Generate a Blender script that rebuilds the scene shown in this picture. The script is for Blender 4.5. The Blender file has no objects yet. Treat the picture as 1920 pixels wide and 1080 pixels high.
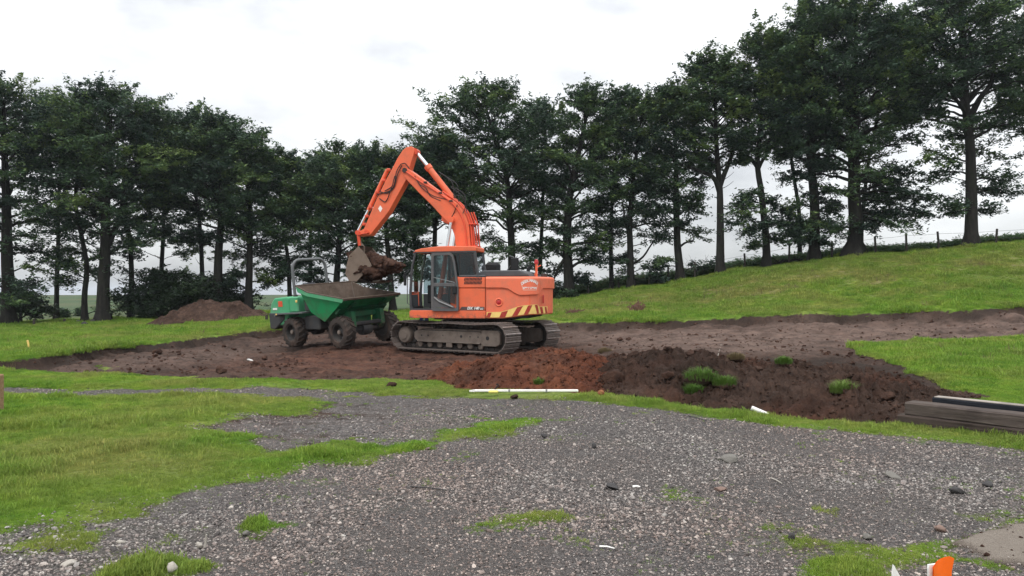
import bpy, math, random
import numpy as np
from mathutils import Vector, Matrix
random.seed(7)
R = math.radians
SC = bpy.context.scene
COL = SC.collection

# ------------------------------------------------------------------ camera
F_PX, CX, HY, CAM_H = 1450.0, 960.0, 547.0, 1.6      # focal length in photo pixels, centre column, horizon row
cam_d = bpy.data.cameras.new('camera')
cam = bpy.data.objects.new('camera', cam_d)
COL.objects.link(cam)
cam.location = (0, 0, CAM_H)
cam.rotation_euler = (R(90) + math.atan((HY - 540) / F_PX), 0, 0)
cam_d.sensor_width = 36.0
cam_d.lens = 36.0 * F_PX / 1920.0
cam_d.clip_start, cam_d.clip_end = 0.1, 8000
SC.camera = cam

# ------------------------------------------------------------------ sky, sun, exposure
SUN_EL, SUN_AZ = R(58), R(205)                        # compass from +Y, clockwise: the sun is behind the camera's left shoulder
world = bpy.data.worlds.new('World')
SC.world = world
world.use_nodes = True
nt = world.node_tree
nt.nodes.clear()
def N(t, ty, **kw):
    n = t.nodes.new(ty)
    for k, v in kw.items():
        setattr(n, k, v)
    return n
out = N(nt, 'ShaderNodeOutputWorld')
bg = N(nt, 'ShaderNodeBackground'); bg.inputs['Strength'].default_value = 0.1
sky = N(nt, 'ShaderNodeTexSky', sky_type='NISHITA', sun_disc=False)
sky.sun_elevation, sky.sun_rotation = SUN_EL, SUN_AZ
# overcast dome: brighter overhead than at the horizon, with soft cloud banks
tc = N(nt, 'ShaderNodeTexCoord')
sep = N(nt, 'ShaderNodeSeparateXYZ'); nt.links.new(tc.outputs['Generated'], sep.inputs[0])
elev = N(nt, 'ShaderNodeMapRange'); nt.links.new(sep.outputs['Z'], elev.inputs['Value'])
elev.inputs['From Min'].default_value, elev.inputs['From Max'].default_value = 0.0, 1.0
elev.inputs['To Min'].default_value, elev.inputs['To Max'].default_value = 4.7, 19.5
mp = N(nt, 'ShaderNodeMapping'); mp.inputs['Scale'].default_value = (2.2, 2.2, 5.0); mp.inputs['Location'].default_value = (0.9, 0.4, 0.3)
nt.links.new(tc.outputs['Generated'], mp.inputs[0])
nz = N(nt, 'ShaderNodeTexNoise'); nz.inputs['Scale'].default_value = 1.6; nz.inputs['Detail'].default_value = 6; nz.inputs['Roughness'].default_value = 0.55
nt.links.new(mp.outputs[0], nz.inputs['Vector'])
cl = N(nt, 'ShaderNodeMapRange'); nt.links.new(nz.outputs['Fac'], cl.inputs['Value'])
cl.inputs['From Min'].default_value, cl.inputs['From Max'].default_value = 0.3, 0.68
cl.inputs['To Min'].default_value, cl.inputs['To Max'].default_value = 0.58, 1.2
mul = N(nt, 'ShaderNodeMath', operation='MULTIPLY'); nt.links.new(elev.outputs[0], mul.inputs[0]); nt.links.new(cl.outputs[0], mul.inputs[1])
tint = N(nt, 'ShaderNodeMix', data_type='RGBA')
nt.links.new(cl.outputs[0], tint.inputs['Factor'])
tint.inputs['A'].default_value = (0.93, 0.965, 1.05, 1); tint.inputs['B'].default_value = (0.985, 1.0, 1.01, 1)
vm = N(nt, 'ShaderNodeVectorMath', operation='SCALE'); nt.links.new(tint.outputs['Result'], vm.inputs[0]); nt.links.new(mul.outputs[0], vm.inputs['Scale'])
mx = N(nt, 'ShaderNodeMix', data_type='RGBA'); mx.inputs['Factor'].default_value = 0.9
nt.links.new(sky.outputs[0], mx.inputs['A']); nt.links.new(vm.outputs[0], mx.inputs['B'])
nt.links.new(mx.outputs['Result'], bg.inputs['Color']); nt.links.new(bg.outputs[0], out.inputs[0])

sun_d = bpy.data.lights.new('sun', 'SUN')
sun_d.energy, sun_d.angle, sun_d.color = 1.0, R(14), (1.0, 0.96, 0.9)
sun = bpy.data.objects.new('sun', sun_d); COL.objects.link(sun)
sv = Vector((math.sin(SUN_AZ) * math.cos(SUN_EL), math.cos(SUN_AZ) * math.cos(SUN_EL), math.sin(SUN_EL)))
sun.rotation_euler = sv.to_track_quat('Z', 'Y').to_euler()
sun.location = sv * 60

SC.view_settings.view_transform = 'Standard'
SC.view_settings.look = 'None'
SC.view_settings.gamma = 1.0
SC.view_settings.use_curve_mapping = False
SC.view_settings.exposure = 0.58
SC.cycles.use_denoising = True
SC.cycles.max_bounces = 6
SC.cycles.diffuse_bounces = 3
SC.cycles.transparent_max_bounces = 8
SC.cycles.filter_width = 1.5

# ------------------------------------------------------------------ tags, points, noise
def tag(o, label=None, cat=None, group=None, kind=None):
    if label: o['label'] = label
    if cat: o['category'] = cat
    if group: o['group'] = group
    if kind: o['kind'] = kind
    return o
def empty(name, loc=(0, 0, 0), rz=0.0, parent=None):
    o = bpy.data.objects.new(name, None); COL.objects.link(o)
    o.empty_display_size = 0.2
    o.location = loc; o.rotation_euler = (0, 0, rz)
    if parent: o.parent = parent
    return o
def at(px, py, d):
    return Vector(((px - CX) / F_PX * d, d, CAM_H + (HY - py) / F_PX * d))
def flat_at(px, py):
    return at(px, py, CAM_H * F_PX / (py - HY))

_P = np.random.RandomState(3).permutation(256)
_P = np.concatenate([_P, _P, _P])
_G2 = np.array([(math.cos(a), math.sin(a)) for a in np.linspace(0, 2 * math.pi, 17)[:16]])
def perlin(x, y, seed=0):
    x = np.asarray(x, float) + seed * 17.31; y = np.asarray(y, float) - seed * 9.77
    xi = np.floor(x).astype(int); yi = np.floor(y).astype(int)
    xf = x - xi; yf = y - yi
    u = xf * xf * xf * (xf * (xf * 6 - 15) + 10); v = yf * yf * yf * (yf * (yf * 6 - 15) + 10)
    def g(ix, iy, dx, dy):
        h = _P[_P[ix & 255] + (iy & 255)] & 15
        return _G2[h, 0] * dx + _G2[h, 1] * dy
    n00 = g(xi, yi, xf, yf); n10 = g(xi + 1, yi, xf - 1, yf)
    n01 = g(xi, yi + 1, xf, yf - 1); n11 = g(xi + 1, yi + 1, xf - 1, yf - 1)
    a = n00 + u * (n10 - n00); b = n01 + u * (n11 - n01)
    return (a + v * (b - a)) * 1.5
def fbm(x, y, octv=4, seed=0, gain=0.5, lac=2.03):
    s = 0; a = 1.0; t = 0; f = 1.0
    for i in range(octv):
        s = s + a * perlin(x * f, y * f, seed + i * 5); t += a; a *= gain; f *= lac
    return s / t
def billow(x, y, octv=4, seed=0, gain=0.5):
    s = 0; a = 1.0; t = 0; f = 1.0
    for i in range(octv):
        s = s + a * np.abs(perlin(x * f, y * f, seed + i * 5)); t += a; a *= gain; f *= 2.03
    return s / t
def sstep(a, b, x):
    t = np.clip((x - a) / (b - a), 0, 1)
    return t * t * (3 - 2 * t)

# ------------------------------------------------------------------ mesh builder
class MB:
    def __init__(s):
        s.v = []; s.f = []; s.m = []; s.mi = 0
    def mat(s, i): s.mi = i; return s
    def add(s, vs, fs):
        b = len(s.v)
        s.v.extend([tuple(p) for p in vs])
        for f in fs:
            s.f.append([b + i for i in f]); s.m.append(s.mi)
        return s
    def box(s, c, size, rot=None, bev=0.0):
        hx, hy, hz = size[0] / 2, size[1] / 2, size[2] / 2
        if bev <= 0:
            vs = [Vector((sx * hx, sy * hy, sz * hz)) for sx in (-1, 1) for sy in (-1, 1) for sz in (-1, 1)]
            fs = [(0, 1, 3, 2), (4, 6, 7, 5), (0, 4, 5, 1), (2, 3, 7, 6), (0, 2, 6, 4), (1, 5, 7, 3)]
        else:
            b = min(bev, hx * .95, hy * .95, hz * .95)
            vs = []; fs = []
            idx = {}
            for sx in (-1, 1):
                for sy in (-1, 1):
                    for sz in (-1, 1):
                        for k in range(3):
                            p = [sx * (hx - b), sy * (hy - b), sz * (hz - b)]
                            p[k] = (sx * hx, sy * hy, sz * hz)[k]
                            idx[(sx, sy, sz, k)] = len(vs); vs.append(Vector(p))
            I = idx
            for k in range(3):
                a, c2 = [(1, 2), (2, 0), (0, 1)][k]
                for sg in (-1, 1):
                    q = []
                    for (u, w) in ((-1, -1), (1, -1), (1, 1), (-1, 1)):
                        t = [0, 0, 0]; t[k] = sg; t[a] = u; t[c2] = w
                        q.append(I[(t[0], t[1], t[2], k)])
                    fs.append(q if sg > 0 else q[::-1])
            for k in range(3):   # edges along axis k
                a, c2 = [(1, 2), (2, 0), (0, 1)][k]
                for u in (-1, 1):
                    for w in (-1, 1):
                        t1 = [0, 0, 0]; t2 = [0, 0, 0]
                        t1[a] = t2[a] = u; t1[c2] = t2[c2] = w; t1[k] = -1; t2[k] = 1
                        q = [I[(*t1, a)], I[(*t2, a)], I[(*t2, c2)], I[(*t1, c2)]]
                        fs.append(q if u * w < 0 else q[::-1])
            for sx in (-1, 1):
                for sy in (-1, 1):
                    for sz in (-1, 1):
                        q = [I[(sx, sy, sz, 0)], I[(sx, sy, sz, 1)], I[(sx, sy, sz, 2)]]
                        fs.append(q if sx * sy * sz > 0 else q[::-1])
        if rot is not None:
            vs = [rot @ p for p in vs]
        c = Vector(c)
        return s.add([p + c for p in vs], fs)
    def tube(s, pts, rad, n=8, cap=True):
        pts = [Vector(p) for p in pts]
        rr = rad if isinstance(rad, (list, tuple)) else [rad] * len(pts)
        vs = []; fs = []
        up = Vector((0, 0, 1)); prev = None
        for i, p in enumerate(pts):
            t = (pts[min(i + 1, len(pts) - 1)] - pts[max(i - 1, 0)])
            t = t.normalized() if t.length > 1e-9 else Vector((0, 0, 1))
            if prev is None:
                a = t.cross(up if abs(t.z) < .9 else Vector((1, 0, 0))).normalized()
            else:
                a = (prev - t * prev.dot(t))
                a = a.normalized() if a.length > 1e-6 else t.orthogonal().normalized()
            prev = a; b = t.cross(a)
            for k in range(n):
                th = 2 * math.pi * k / n
                vs.append(p + (a * math.cos(th) + b * math.sin(th)) * rr[i])
        for i in range(len(pts) - 1):
            for k in range(n):
                fs.append((i * n + k, i * n + (k + 1) % n, (i + 1) * n + (k + 1) % n, (i + 1) * n + k))
        if cap:
            fs.append(tuple(range(n))[::-1]); fs.append(tuple((len(pts) - 1) * n + k for k in range(n)))
        return s.add(vs, fs)
    def cyl(s, p0, p1, r, n=16, r1=None):
        return s.tube([p0, p1], [r, r if r1 is None else r1], n)
    def prism(s, poly, y0, y1, fn=lambda a, y, b: (a, y, b)):
        """polygon in (x, z) swept from y0 to y1"""
        n = len(poly)
        vs = [fn(a, y0, b) for a, b in poly] + [fn(a, y1, b) for a, b in poly]
        ar = sum(poly[i][0] * poly[(i + 1) % n][1] - poly[(i + 1) % n][0] * poly[i][1] for i in range(n))
        flip = (ar > 0) != (y1 > y0)
        fs = [tuple(range(n)), tuple(range(2 * n - 1, n - 1, -1))] + [(i, i + n, (i + 1) % n + n, (i + 1) % n) for i in range(n)]
        if flip: fs = [f[::-1] for f in fs]
        return s.add(vs, fs)
    def lathe(s, prof, c, axis, n=24, cap=True):
        """prof: (radius, along axis)"""
        c = Vector(c); ax = Vector(axis).normalized(); a = ax.orthogonal().normalized(); b = ax.cross(a)
        vs = []; fs = []
        for r_, h in prof:
            for k in range(n):
                th = 2 * math.pi * k / n
                vs.append(c + ax * h + (a * math.cos(th) + b * math.sin(th)) * r_)
        for i in range(len(prof) - 1):
            for k in range(n):
                fs.append((i * n + k, i * n + (k + 1) % n, (i + 1) * n + (k + 1) % n, (i + 1) * n + k))
        if cap: fs.append(tuple(range(n))[::-1]); fs.append(tuple((len(prof) - 1) * n + k for k in range(n)))
        return s.add(vs, fs)
    def grid(s, P, close_u=False):
        """P[i][j] of points"""
        nu = len(P); nv = len(P[0]); vs = [p for row in P for p in row]; fs = []
        for i in range(nu - (0 if close_u else 1)):
            for j in range(nv - 1):
                i2 = (i + 1) % nu
                fs.append((i * nv + j, i2 * nv + j, i2 * nv + j + 1, i * nv + j + 1))
        return s.add(vs, fs)
    def mesh(s, name, mats, smooth=False, bevel=0):
        me = bpy.data.meshes.new(name)
        me.from_pydata(s.v, [], s.f)
        for m in (mats if isinstance(mats, (list, tuple)) else [mats]): me.materials.append(m)
        me.polygons.foreach_set('material_index', s.m)
        if smooth: me.polygons.foreach_set('use_smooth', [True] * len(s.f))
        me.update()
        return me
    def build(s, name, mats, parent=None, smooth=False, loc=None, bevel=0.0, fix=True):
        me = s.mesh(name, mats, smooth)
        if fix:
            import bmesh
            bm = bmesh.new(); bm.from_mesh(me); bmesh.ops.recalc_face_normals(bm, faces=bm.faces); bm.to_mesh(me); bm.free()
        o = bpy.data.objects.new(name, me); COL.objects.link(o)
        if parent: o.parent = parent
        if loc is not None: o.location = loc
        if bevel:
            b = o.modifiers.new('bevel', 'BEVEL'); b.width = bevel; b.segments = 2; b.limit_method = 'ANGLE'; b.angle_limit = R(35)
            b.harden_normals = False
        if smooth: smooth_by_angle(me, 40)
        return o
def smooth_by_angle(me, deg):
    try:
        me.set_sharp_from_angle(angle=R(deg))
    except Exception:
        pass
def np_mesh(name, V, Fq, mats, smooth=False):
    """fast mesh from arrays: V (n,3), Fq (m,k)"""
    V = np.ascontiguousarray(V, np.float32); Fq = np.ascontiguousarray(Fq, np.int32)
    me = bpy.data.meshes.new(name); k = Fq.shape[1]
    me.vertices.add(len(V)); me.vertices.foreach_set('co', V.ravel())
    me.loops.add(Fq.size); me.loops.foreach_set('vertex_index', Fq.ravel())
    me.polygons.add(len(Fq)); me.polygons.foreach_set('loop_start', np.arange(0, Fq.size, k, dtype=np.int32))
    if smooth: me.polygons.foreach_set('use_smooth', np.ones(len(Fq), bool))
    for m in (mats if isinstance(mats, (list, tuple)) else [mats]): me.materials.append(m)
    me.update(calc_edges=True)
    return me
def link(name, me, parent=None):
    o = bpy.data.objects.new(name, me); COL.objects.link(o)
    if parent: o.parent = parent
    return o
def fattr(me, name, arr):
    a = me.attributes.new(name, 'FLOAT', 'POINT'); a.data.foreach_set('value', np.ascontiguousarray(arr, np.float32))
# ------------------------------------------------------------------ materials
def new_mat(name):
    m = bpy.data.materials.new(name); m.use_nodes = True
    t = m.node_tree; t.nodes.clear()
    o = N(t, 'ShaderNodeOutputMaterial'); b = N(t, 'ShaderNodeBsdfPrincipled')
    t.links.new(b.outputs[0], o.inputs['Surface'])
    return m, t, b, o
def L(t, a, b): t.links.new(a, b)
def noise(t, vec, scale, detail=4, rough=0.55, dist=0.0):
    n = N(t, 'ShaderNodeTexNoise'); n.inputs['Scale'].default_value = scale; n.inputs['Detail'].default_value = detail
    n.inputs['Roughness'].default_value = rough; n.inputs['Distortion'].default_value = dist
    L(t, vec, n.inputs['Vector']); return n.outputs['Fac']
def ramp(t, val, stops):
    r = N(t, 'ShaderNodeValToRGB'); L(t, val, r.inputs[0])
    e = r.color_ramp.elements
    while len(e) < len(stops): e.new(0.5)
    for i, (p, c) in enumerate(stops):
        e[i].position = p; e[i].color = (*c, 1) if len(c) == 3 else c
    return r.outputs[0]
def rng(t, val, a, b, c=0.0, d=1.0):
    m = N(t, 'ShaderNodeMapRange'); L(t, val, m.inputs['Value'])
    for k, v in zip(('From Min', 'From Max', 'To Min', 'To Max'), (a, b, c, d)): m.inputs[k].default_value = v
    return m.outputs[0]
def mixc(t, f, a, b, blend='MIX'):
    m = N(t, 'ShaderNodeMix', data_type='RGBA', blend_type=blend)
    for s, v in (('Factor', f), ('A', a), ('B', b)):
        if hasattr(v, 'is_output'): L(t, v, m.inputs[s])
        elif s == 'Factor': m.inputs[s].default_value = v
        else: m.inputs[s].default_value = (*v, 1) if len(v) == 3 else v
    return m.outputs['Result']
def math_n(t, op, a, b=None):
    m = N(t, 'ShaderNodeMath', operation=op)
    for i, v in enumerate((a, b)):
        if v is None: continue
        if hasattr(v, 'is_output'): L(t, v, m.inputs[i])
        else: m.inputs[i].default_value = v
    return m.outputs[0]
def attr(t, name):
    a = N(t, 'ShaderNodeAttribute'); a.attribute_name = name; return a.outputs['Fac']
def pos(t):
    return N(t, 'ShaderNodeNewGeometry').outputs['Position']
def objc(t):
    return N(t, 'ShaderNodeTexCoord').outputs['Object']
def bump(t, b, h, strength=0.5, dist=0.02):
    n = N(t, 'ShaderNodeBump'); n.inputs['Strength'].default_value = strength; n.inputs['Distance'].default_value = dist
    L(t, h, n.inputs['Height']); L(t, n.outputs[0], b.inputs['Normal']); return n

def grass_col(t, p, tint=None):
    """shared by the turf under the blades and by the blades: patches of fresh, olive and dry grass by place"""
    n1 = noise(t, p, 0.55, 3); n2 = noise(t, p, 2.3, 3); n3 = noise(t, p, 0.22, 2)
    c = ramp(t, n2, [(0.28, (.092, .195, .024)), (0.47, (.165, .300, .032)), (0.64, (.225, .330, .044)), (0.82, (.285, .315, .078))])
    c = mixc(t, rng(t, n1, 0.47, 0.66, 0, .8), c, (.245, .268, .070))
    c = mixc(t, rng(t, n3, 0.40, 0.58, 0.55, 0), c, (.118, .248, .026))
    if tint is not None: c = mixc(t, tint, c, mixc(t, n2, (.245, .275, .068), (.330, .300, .112)))
    return c
def soil_col(t, p, red):
    n1 = noise(t, p, 1.3, 5, .6); n2 = noise(t, p, 9, 5, .65)
    c = ramp(t, n1, [(0.3, (.030, .018, .013)), (0.5, (.060, .036, .027)), (0.7, (.098, .062, .048))])
    r = ramp(t, n1, [(0.3, (.072, .026, .016)), (0.5, (.120, .042, .023)), (0.72, (.170, .062, .031))])
    c = mixc(t, red, c, r)
    n3 = noise(t, p, 3.4, 6, .7); c = mixc(t, rng(t, n3, .50, .66, 0, .55), c, mixc(t, red, (.022, .014, .011), (.060, .022, .014)))
    return mixc(t, 1.0, c, ramp(t, n2, [(0.25, (.45, .45, .45)), (0.5, (1, 1, 1)), (0.75, (1.45, 1.42, 1.38))]), 'MULTIPLY')

def make_ground_mat():
    m, t, b, o = new_mat('ground')
    p = pos(t)
    g, gr, red, dark, slab, moor, pale, dry = [attr(t, k) for k in ('grass', 'gravel', 'red', 'dark', 'slab', 'moor', 'pale', 'dry')]
    soil = soil_col(t, p, red)
    soil = mixc(t, math_n(t, 'MULTIPLY', pale, rng(t, noise(t, p, 2.2, 5, .6), .3, .65, .35, 1)), soil, (.150, .104, .085))
    mps = N(t, 'ShaderNodeMapping'); mps.inputs['Rotation'].default_value = (0, 0, -.08); mps.inputs['Scale'].default_value = (.35, 2.6, 1); L(t, p, mps.inputs[0])
    soil = mixc(t, rng(t, noise(t, mps.outputs[0], 1.1, 6, .68), .50, .66, 0, .62), soil, (.040, .026, .020))      # damp tracked streaks
    soil = mixc(t, 1.0, soil, ramp(t, noise(t, p, 2.4, 6, .75), [(.32, (.42, .40, .39)), (.48, (.95, .95, .95)), (.7, (1.25, 1.22, 1.2))]), 'MULTIPLY')
    soil = mixc(t, dark, soil, (.024, .016, .012))
    # gravel: stones of many greys, fines and mossy film between
    v = N(t, 'ShaderNodeTexVoronoi'); v.inputs['Scale'].default_value = 42; L(t, p, v.inputs['Vector'])
    v2 = N(t, 'ShaderNodeTexVoronoi'); v2.inputs['Scale'].default_value = 95; L(t, p, v2.inputs['Vector'])
    sepc = N(t, 'ShaderNodeSeparateColor'); L(t, v.outputs['Color'], sepc.inputs[0])
    sepd = N(t, 'ShaderNodeSeparateColor'); L(t, v2.outputs['Color'], sepd.inputs[0])
    stops = [(0, (.050, .046, .046)), (.35, (.118, .107, .104)), (.7, (.185, .166, .159)), (.93, (.27, .248, .236)), (1, (.48, .45, .42))]
    gc = mixc(t, .5, ramp(t, sepc.outputs[0], stops), ramp(t, sepd.outputs[0], stops))
    fines = rng(t, noise(t, p, .8, 5, .65), .40, .64)
    gc = mixc(t, math_n(t, 'MULTIPLY', fines, .65), gc, (.175, .153, .140))
    gc = mixc(t, rng(t, noise(t, p, .7, 5, .7, .4), .56, .72, 0, .45), gc, (.085, .098, .038))
    grs = grass_col(t, p, attr(t, 'olive'))
    grs = mixc(t, 1.0, grs, ramp(t, noise(t, p, 9, 5, .7), [(.3, (.42, .44, .40)), (.5, (.66, .66, .62)), (.72, (.95, .92, .85))]), 'MULTIPLY')
    grs = mixc(t, math_n(t, 'MULTIPLY', dry, rng(t, noise(t, p, 1.8, 5, .65), .4, .6, .15, 1)), grs, (.25, .19, .115))
    mc = ramp(t, noise(t, p, .05, 5, .6), [(.35, (.030, .058, .024)), (.5, (.048, .078, .030)), (.62, (.080, .085, .042)), (.75, (.042, .060, .028))])
    mc = mixc(t, rng(t, math_n(t, 'ADD', N2sep(t, p), 0), 195, 235, 0, .9), mc, (.060, .046, .036))
    e = math_n(t, 'MULTIPLY', math_n(t, 'SUBTRACT', noise(t, p, 5.5, 5, .7), .5), .9)
    def edge(a): return rng(t, math_n(t, 'ADD', a, e), .36, .64)
    c = mixc(t, edge(gr), soil, gc)
    c = mixc(t, edge(g), c, grs)
    c = mixc(t, slab, c, mixc(t, noise(t, p, 18, 5), (.20, .165, .135), (.27, .235, .20)))
    c = mixc(t, moor, c, mc)
    L(t, c, b.inputs['Base Color']); b.inputs['Roughness'].default_value = .95; b.inputs['Specular IOR Level'].default_value = .2
    h1 = noise(t, p, 22, 6, .7); h2 = v.outputs['Distance']
    hh = mixc(t, gr, h1, math_n(t, 'ADD', h2, v2.outputs['Distance']))
    bump(t, b, hh, 1.0, .05)
    return m
def N2sep(t, p):
    s = N(t, 'ShaderNodeSeparateXYZ'); L(t, p, s.inputs[0]); return s.outputs['Y']
def make_soil_mat(name, redv, dark=0.0):
    m, t, b, o = new_mat(name); p = pos(t)
    if redv is None:
        r = attr(t, 'red')
    else:
        r = N(t, 'ShaderNodeValue'); r.outputs[0].default_value = redv; r = r.outputs[0]
    c = soil_col(t, p, r)
    if dark: c = mixc(t, dark, c, (.026, .017, .013))
    L(t, c, b.inputs['Base Color']); b.inputs['Roughness'].default_value = .97; b.inputs['Specular IOR Level'].default_value = .12
    bump(t, b, noise(t, p, 26, 7, .72), 1.0, .05)
    return m
def make_blade_mat(name, mode='grass'):
    m, t, b, o = new_mat(name); p = pos(t)
    if mode == 'grass':
        ia = N(t, 'ShaderNodeAttribute'); ia.attribute_type = 'INSTANCER'; ia.attribute_name = 'tint'
        c = grass_col(t, p, ia.outputs['Fac'])
        oi = N(t, 'ShaderNodeObjectInfo').outputs['Random']
        c = mixc(t, 1.0, c, ramp(t, oi, [(0, (.72, .75, .7)), (.6, (1.05, 1.05, 1)), (1, (1.45, 1.3, 1.3))]), 'MULTIPLY')
    elif mode == 'dry':
        oi = N(t, 'ShaderNodeObjectInfo').outputs['Random']
        c = ramp(t, oi, [(0, (.12, .115, .035)), (.5, (.19, .145, .08)), (1, (.16, .10, .075))])
    elif mode == 'lush':
        c = ramp(t, N(t, 'ShaderNodeObjectInfo').outputs['Random'], [(0, (.085, .17, .03)), (.6, (.14, .225, .045)), (1, (.24, .25, .10))])
    else:
        c = ramp(t, N(t, 'ShaderNodeObjectInfo').outputs['Random'], [(0, (.075, .145, .065)), (.7, (.12, .205, .085)), (1, (.20, .22, .095))])
    L(t, c, b.inputs['Base Color']); b.inputs['Roughness'].default_value = .7; b.inputs['Specular IOR Level'].default_value = .25
    tr = N(t, 'ShaderNodeBsdfTranslucent'); L(t, c, tr.inputs[0])
    ms = N(t, 'ShaderNodeMixShader'); ms.inputs[0].default_value = .35
    L(t, b.outputs[0], ms.inputs[1]); L(t, tr.outputs[0], ms.inputs[2]); L(t, ms.outputs[0], o.inputs['Surface'])
    return m
def make_leaf_mat(name, cols, trans=.25):
    m, t, b, o = new_mat(name)
    c = ramp(t, attr(t, 'tone'), cols)
    L(t, c, b.inputs['Base Color']); b.inputs['Roughness'].default_value = .6; b.inputs['Specular IOR Level'].default_value = .25
    tr = N(t, 'ShaderNodeBsdfTranslucent'); L(t, c, tr.inputs[0])
    ms = N(t, 'ShaderNodeMixShader'); ms.inputs[0].default_value = trans
    L(t, b.outputs[0], ms.inputs[1]); L(t, tr.outputs[0], ms.inputs[2]); L(t, ms.outputs[0], o.inputs['Surface'])
    return m
def simple(name, col, rough=.6, metal=0.0, spec=.4, var=.18, scale=6, dirt=None, dscale=3.0, damt=.6, bmp=0.0, bscale=60, mud=None):
    """painted or bare surface with mottling and optional dirt"""
    m, t, b, o = new_mat(name); p = objc(t)
    n = noise(t, p, scale, 5, .6)
    c = mixc(t, n, tuple(x * (1 - var) for x in col), tuple(min(1, x * (1 + var)) for x in col))
    rg = None
    if dirt:
        d = rng(t, noise(t, p, dscale, 6, .68), .45, .72, 0, damt)
        c = mixc(t, d, c, dirt)
        rg = rng(t, d, 0, 1, rough, .95)
    if mud:      # splashed mud, thickest low down on the machine
        sz_ = N(t, 'ShaderNodeSeparateXYZ'); L(t, p, sz_.inputs[0])
        g_ = math_n(t, 'ADD', rng(t, sz_.outputs['Z'], mud[1], mud[0], 0, .62), math_n(t, 'MULTIPLY', math_n(t, 'SUBTRACT', noise(t, p, 11, 7, .75), .5), 1.5))
        c = mixc(t, rng(t, g_, .38, .62, 0, .72), c, (.13, .085, .062))
    L(t, c, b.inputs['Base Color']); b.inputs['Metallic'].default_value = metal; b.inputs['Specular IOR Level'].default_value = spec
    b.inputs['Roughness'].default_value = rough
    if rg is not None: L(t, rg, b.inputs['Roughness'])
    if bmp: bump(t, b, noise(t, p, bscale, 5, .65), bmp, .01)
    return m
def make_bark():
    m, t, b, o = new_mat('bark'); p = objc(t)
    mpn = N(t, 'ShaderNodeMapping'); mpn.inputs['Scale'].default_value = (1, 1, .25); L(t, p, mpn.inputs[0])
    n = noise(t, mpn.outputs[0], 9, 6, .65)
    c = ramp(t, n, [(.3, (.010, .009, .009)), (.55, (.022, .020, .018)), (.75, (.036, .035, .028))])
    c = mixc(t, rng(t, noise(t, p, 1.5, 4), .5, .7, 0, .5), c, (.026, .034, .016))
    L(t, c, b.inputs['Base Color']); b.inputs['Roughness'].default_value = .92; b.inputs['Specular IOR Level'].default_value = .2
    bump(t, b, n, .8, .03); return m
def make_wood(name, c1, c2):
    m, t, b, o = new_mat(name); p = objc(t)
    mpn = N(t, 'ShaderNodeMapping'); mpn.inputs['Scale'].default_value = (.6, 9, 9); L(t, p, mpn.inputs[0])
    n = noise(t, mpn.outputs[0], 3, 6, .65, .6)
    c = mixc(t, rng(t, n, .3, .7), c1, c2)
    c = mixc(t, rng(t, noise(t, p, 2.2, 5, .6), .5, .7, 0, .55), c, tuple(x * .55 for x in c1))
    L(t, c, b.inputs['Base Color']); b.inputs['Roughness'].default_value = .9; b.inputs['Specular IOR Level'].default_value = .2
    bump(t, b, n, .8, .012); return m
def make_glass():
    m, t, b, o = new_mat('cab_glass')
    gl = N(t, 'ShaderNodeBsdfGlossy'); gl.inputs['Roughness'].default_value = .03; gl.inputs['Color'].default_value = (.9, .95, 1, 1)
    tp = N(t, 'ShaderNodeBsdfTransparent'); tp.inputs[0].default_value = (.58, .66, .66, 1)
    fr = N(t, 'ShaderNodeFresnel'); fr.inputs[0].default_value = 1.45
    ms = N(t, 'ShaderNodeMixShader'); L(t, fr.outputs[0], ms.inputs[0]); L(t, tp.outputs[0], ms.inputs[1]); L(t, gl.outputs[0], ms.inputs[2])
    L(t, ms.outputs[0], o.inputs['Surface']); return m
def make_stone():
    m, t, b, o = new_mat('stone'); oi = N(t, 'ShaderNodeObjectInfo').outputs['Random']; p = objc(t)
    c = ramp(t, oi, [(0, (.048, .044, .043)), (.25, (.115, .106, .102)), (.5, (.182, .157, .147)), (.75, (.232, .214, .204)), (.94, (.31, .29, .273)), (1, (.46, .44, .41))])
    c = mixc(t, 1.0, c, ramp(t, noise(t, p, 3, 3), [(.3, (.75, .75, .75)), (.7, (1.2, 1.18, 1.15))]), 'MULTIPLY')
    ia = N(t, 'ShaderNodeAttribute'); ia.attribute_type = 'INSTANCER'; ia.attribute_name = 'tint'
    c = mixc(t, ia.outputs['Fac'], c, mixc(t, 1.0, c, (1.08, .95, .90), 'MULTIPLY'))
    L(t, c, b.inputs['Base Color']); b.inputs['Roughness'].default_value = .85; b.inputs['Specular IOR Level'].default_value = .3
    return m
M = {}
M['ground'] = make_ground_mat()
M['soil'] = make_soil_mat('soil', None)
M['soil_brown'] = make_soil_mat('soil_brown', .15)
M['soil_dark'] = make_soil_mat('soil_dark', .1, .45)
M['spoil'] = make_soil_mat('spoil', 0.0)
M['blade'] = make_blade_mat('grass_blade')
M['blade_dry'] = make_blade_mat('dry_grass_blade', 'dry')
M['blade_lush'] = make_blade_mat('lush_grass_blade', 'lush')
M['fern'] = make_blade_mat('fern', 'fern')
M['bark'] = make_bark()
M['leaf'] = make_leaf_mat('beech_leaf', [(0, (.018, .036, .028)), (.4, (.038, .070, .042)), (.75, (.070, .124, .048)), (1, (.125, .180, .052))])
M['leaf_dark'] = make_leaf_mat('dark_leaf', [(0, (.010, .022, .011)), (.5, (.018, .036, .016)), (1, (.034, .060, .022))], .15)
M['stone'] = make_stone()
DUST = (.16, .125, .10)
M['orange'] = simple('orange_paint', (.72, .135, .055), .42, spec=.4, var=.07, dirt=(.36, .12, .065), dscale=2.2, damt=.6, mud=(.86, 1.22))
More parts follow.
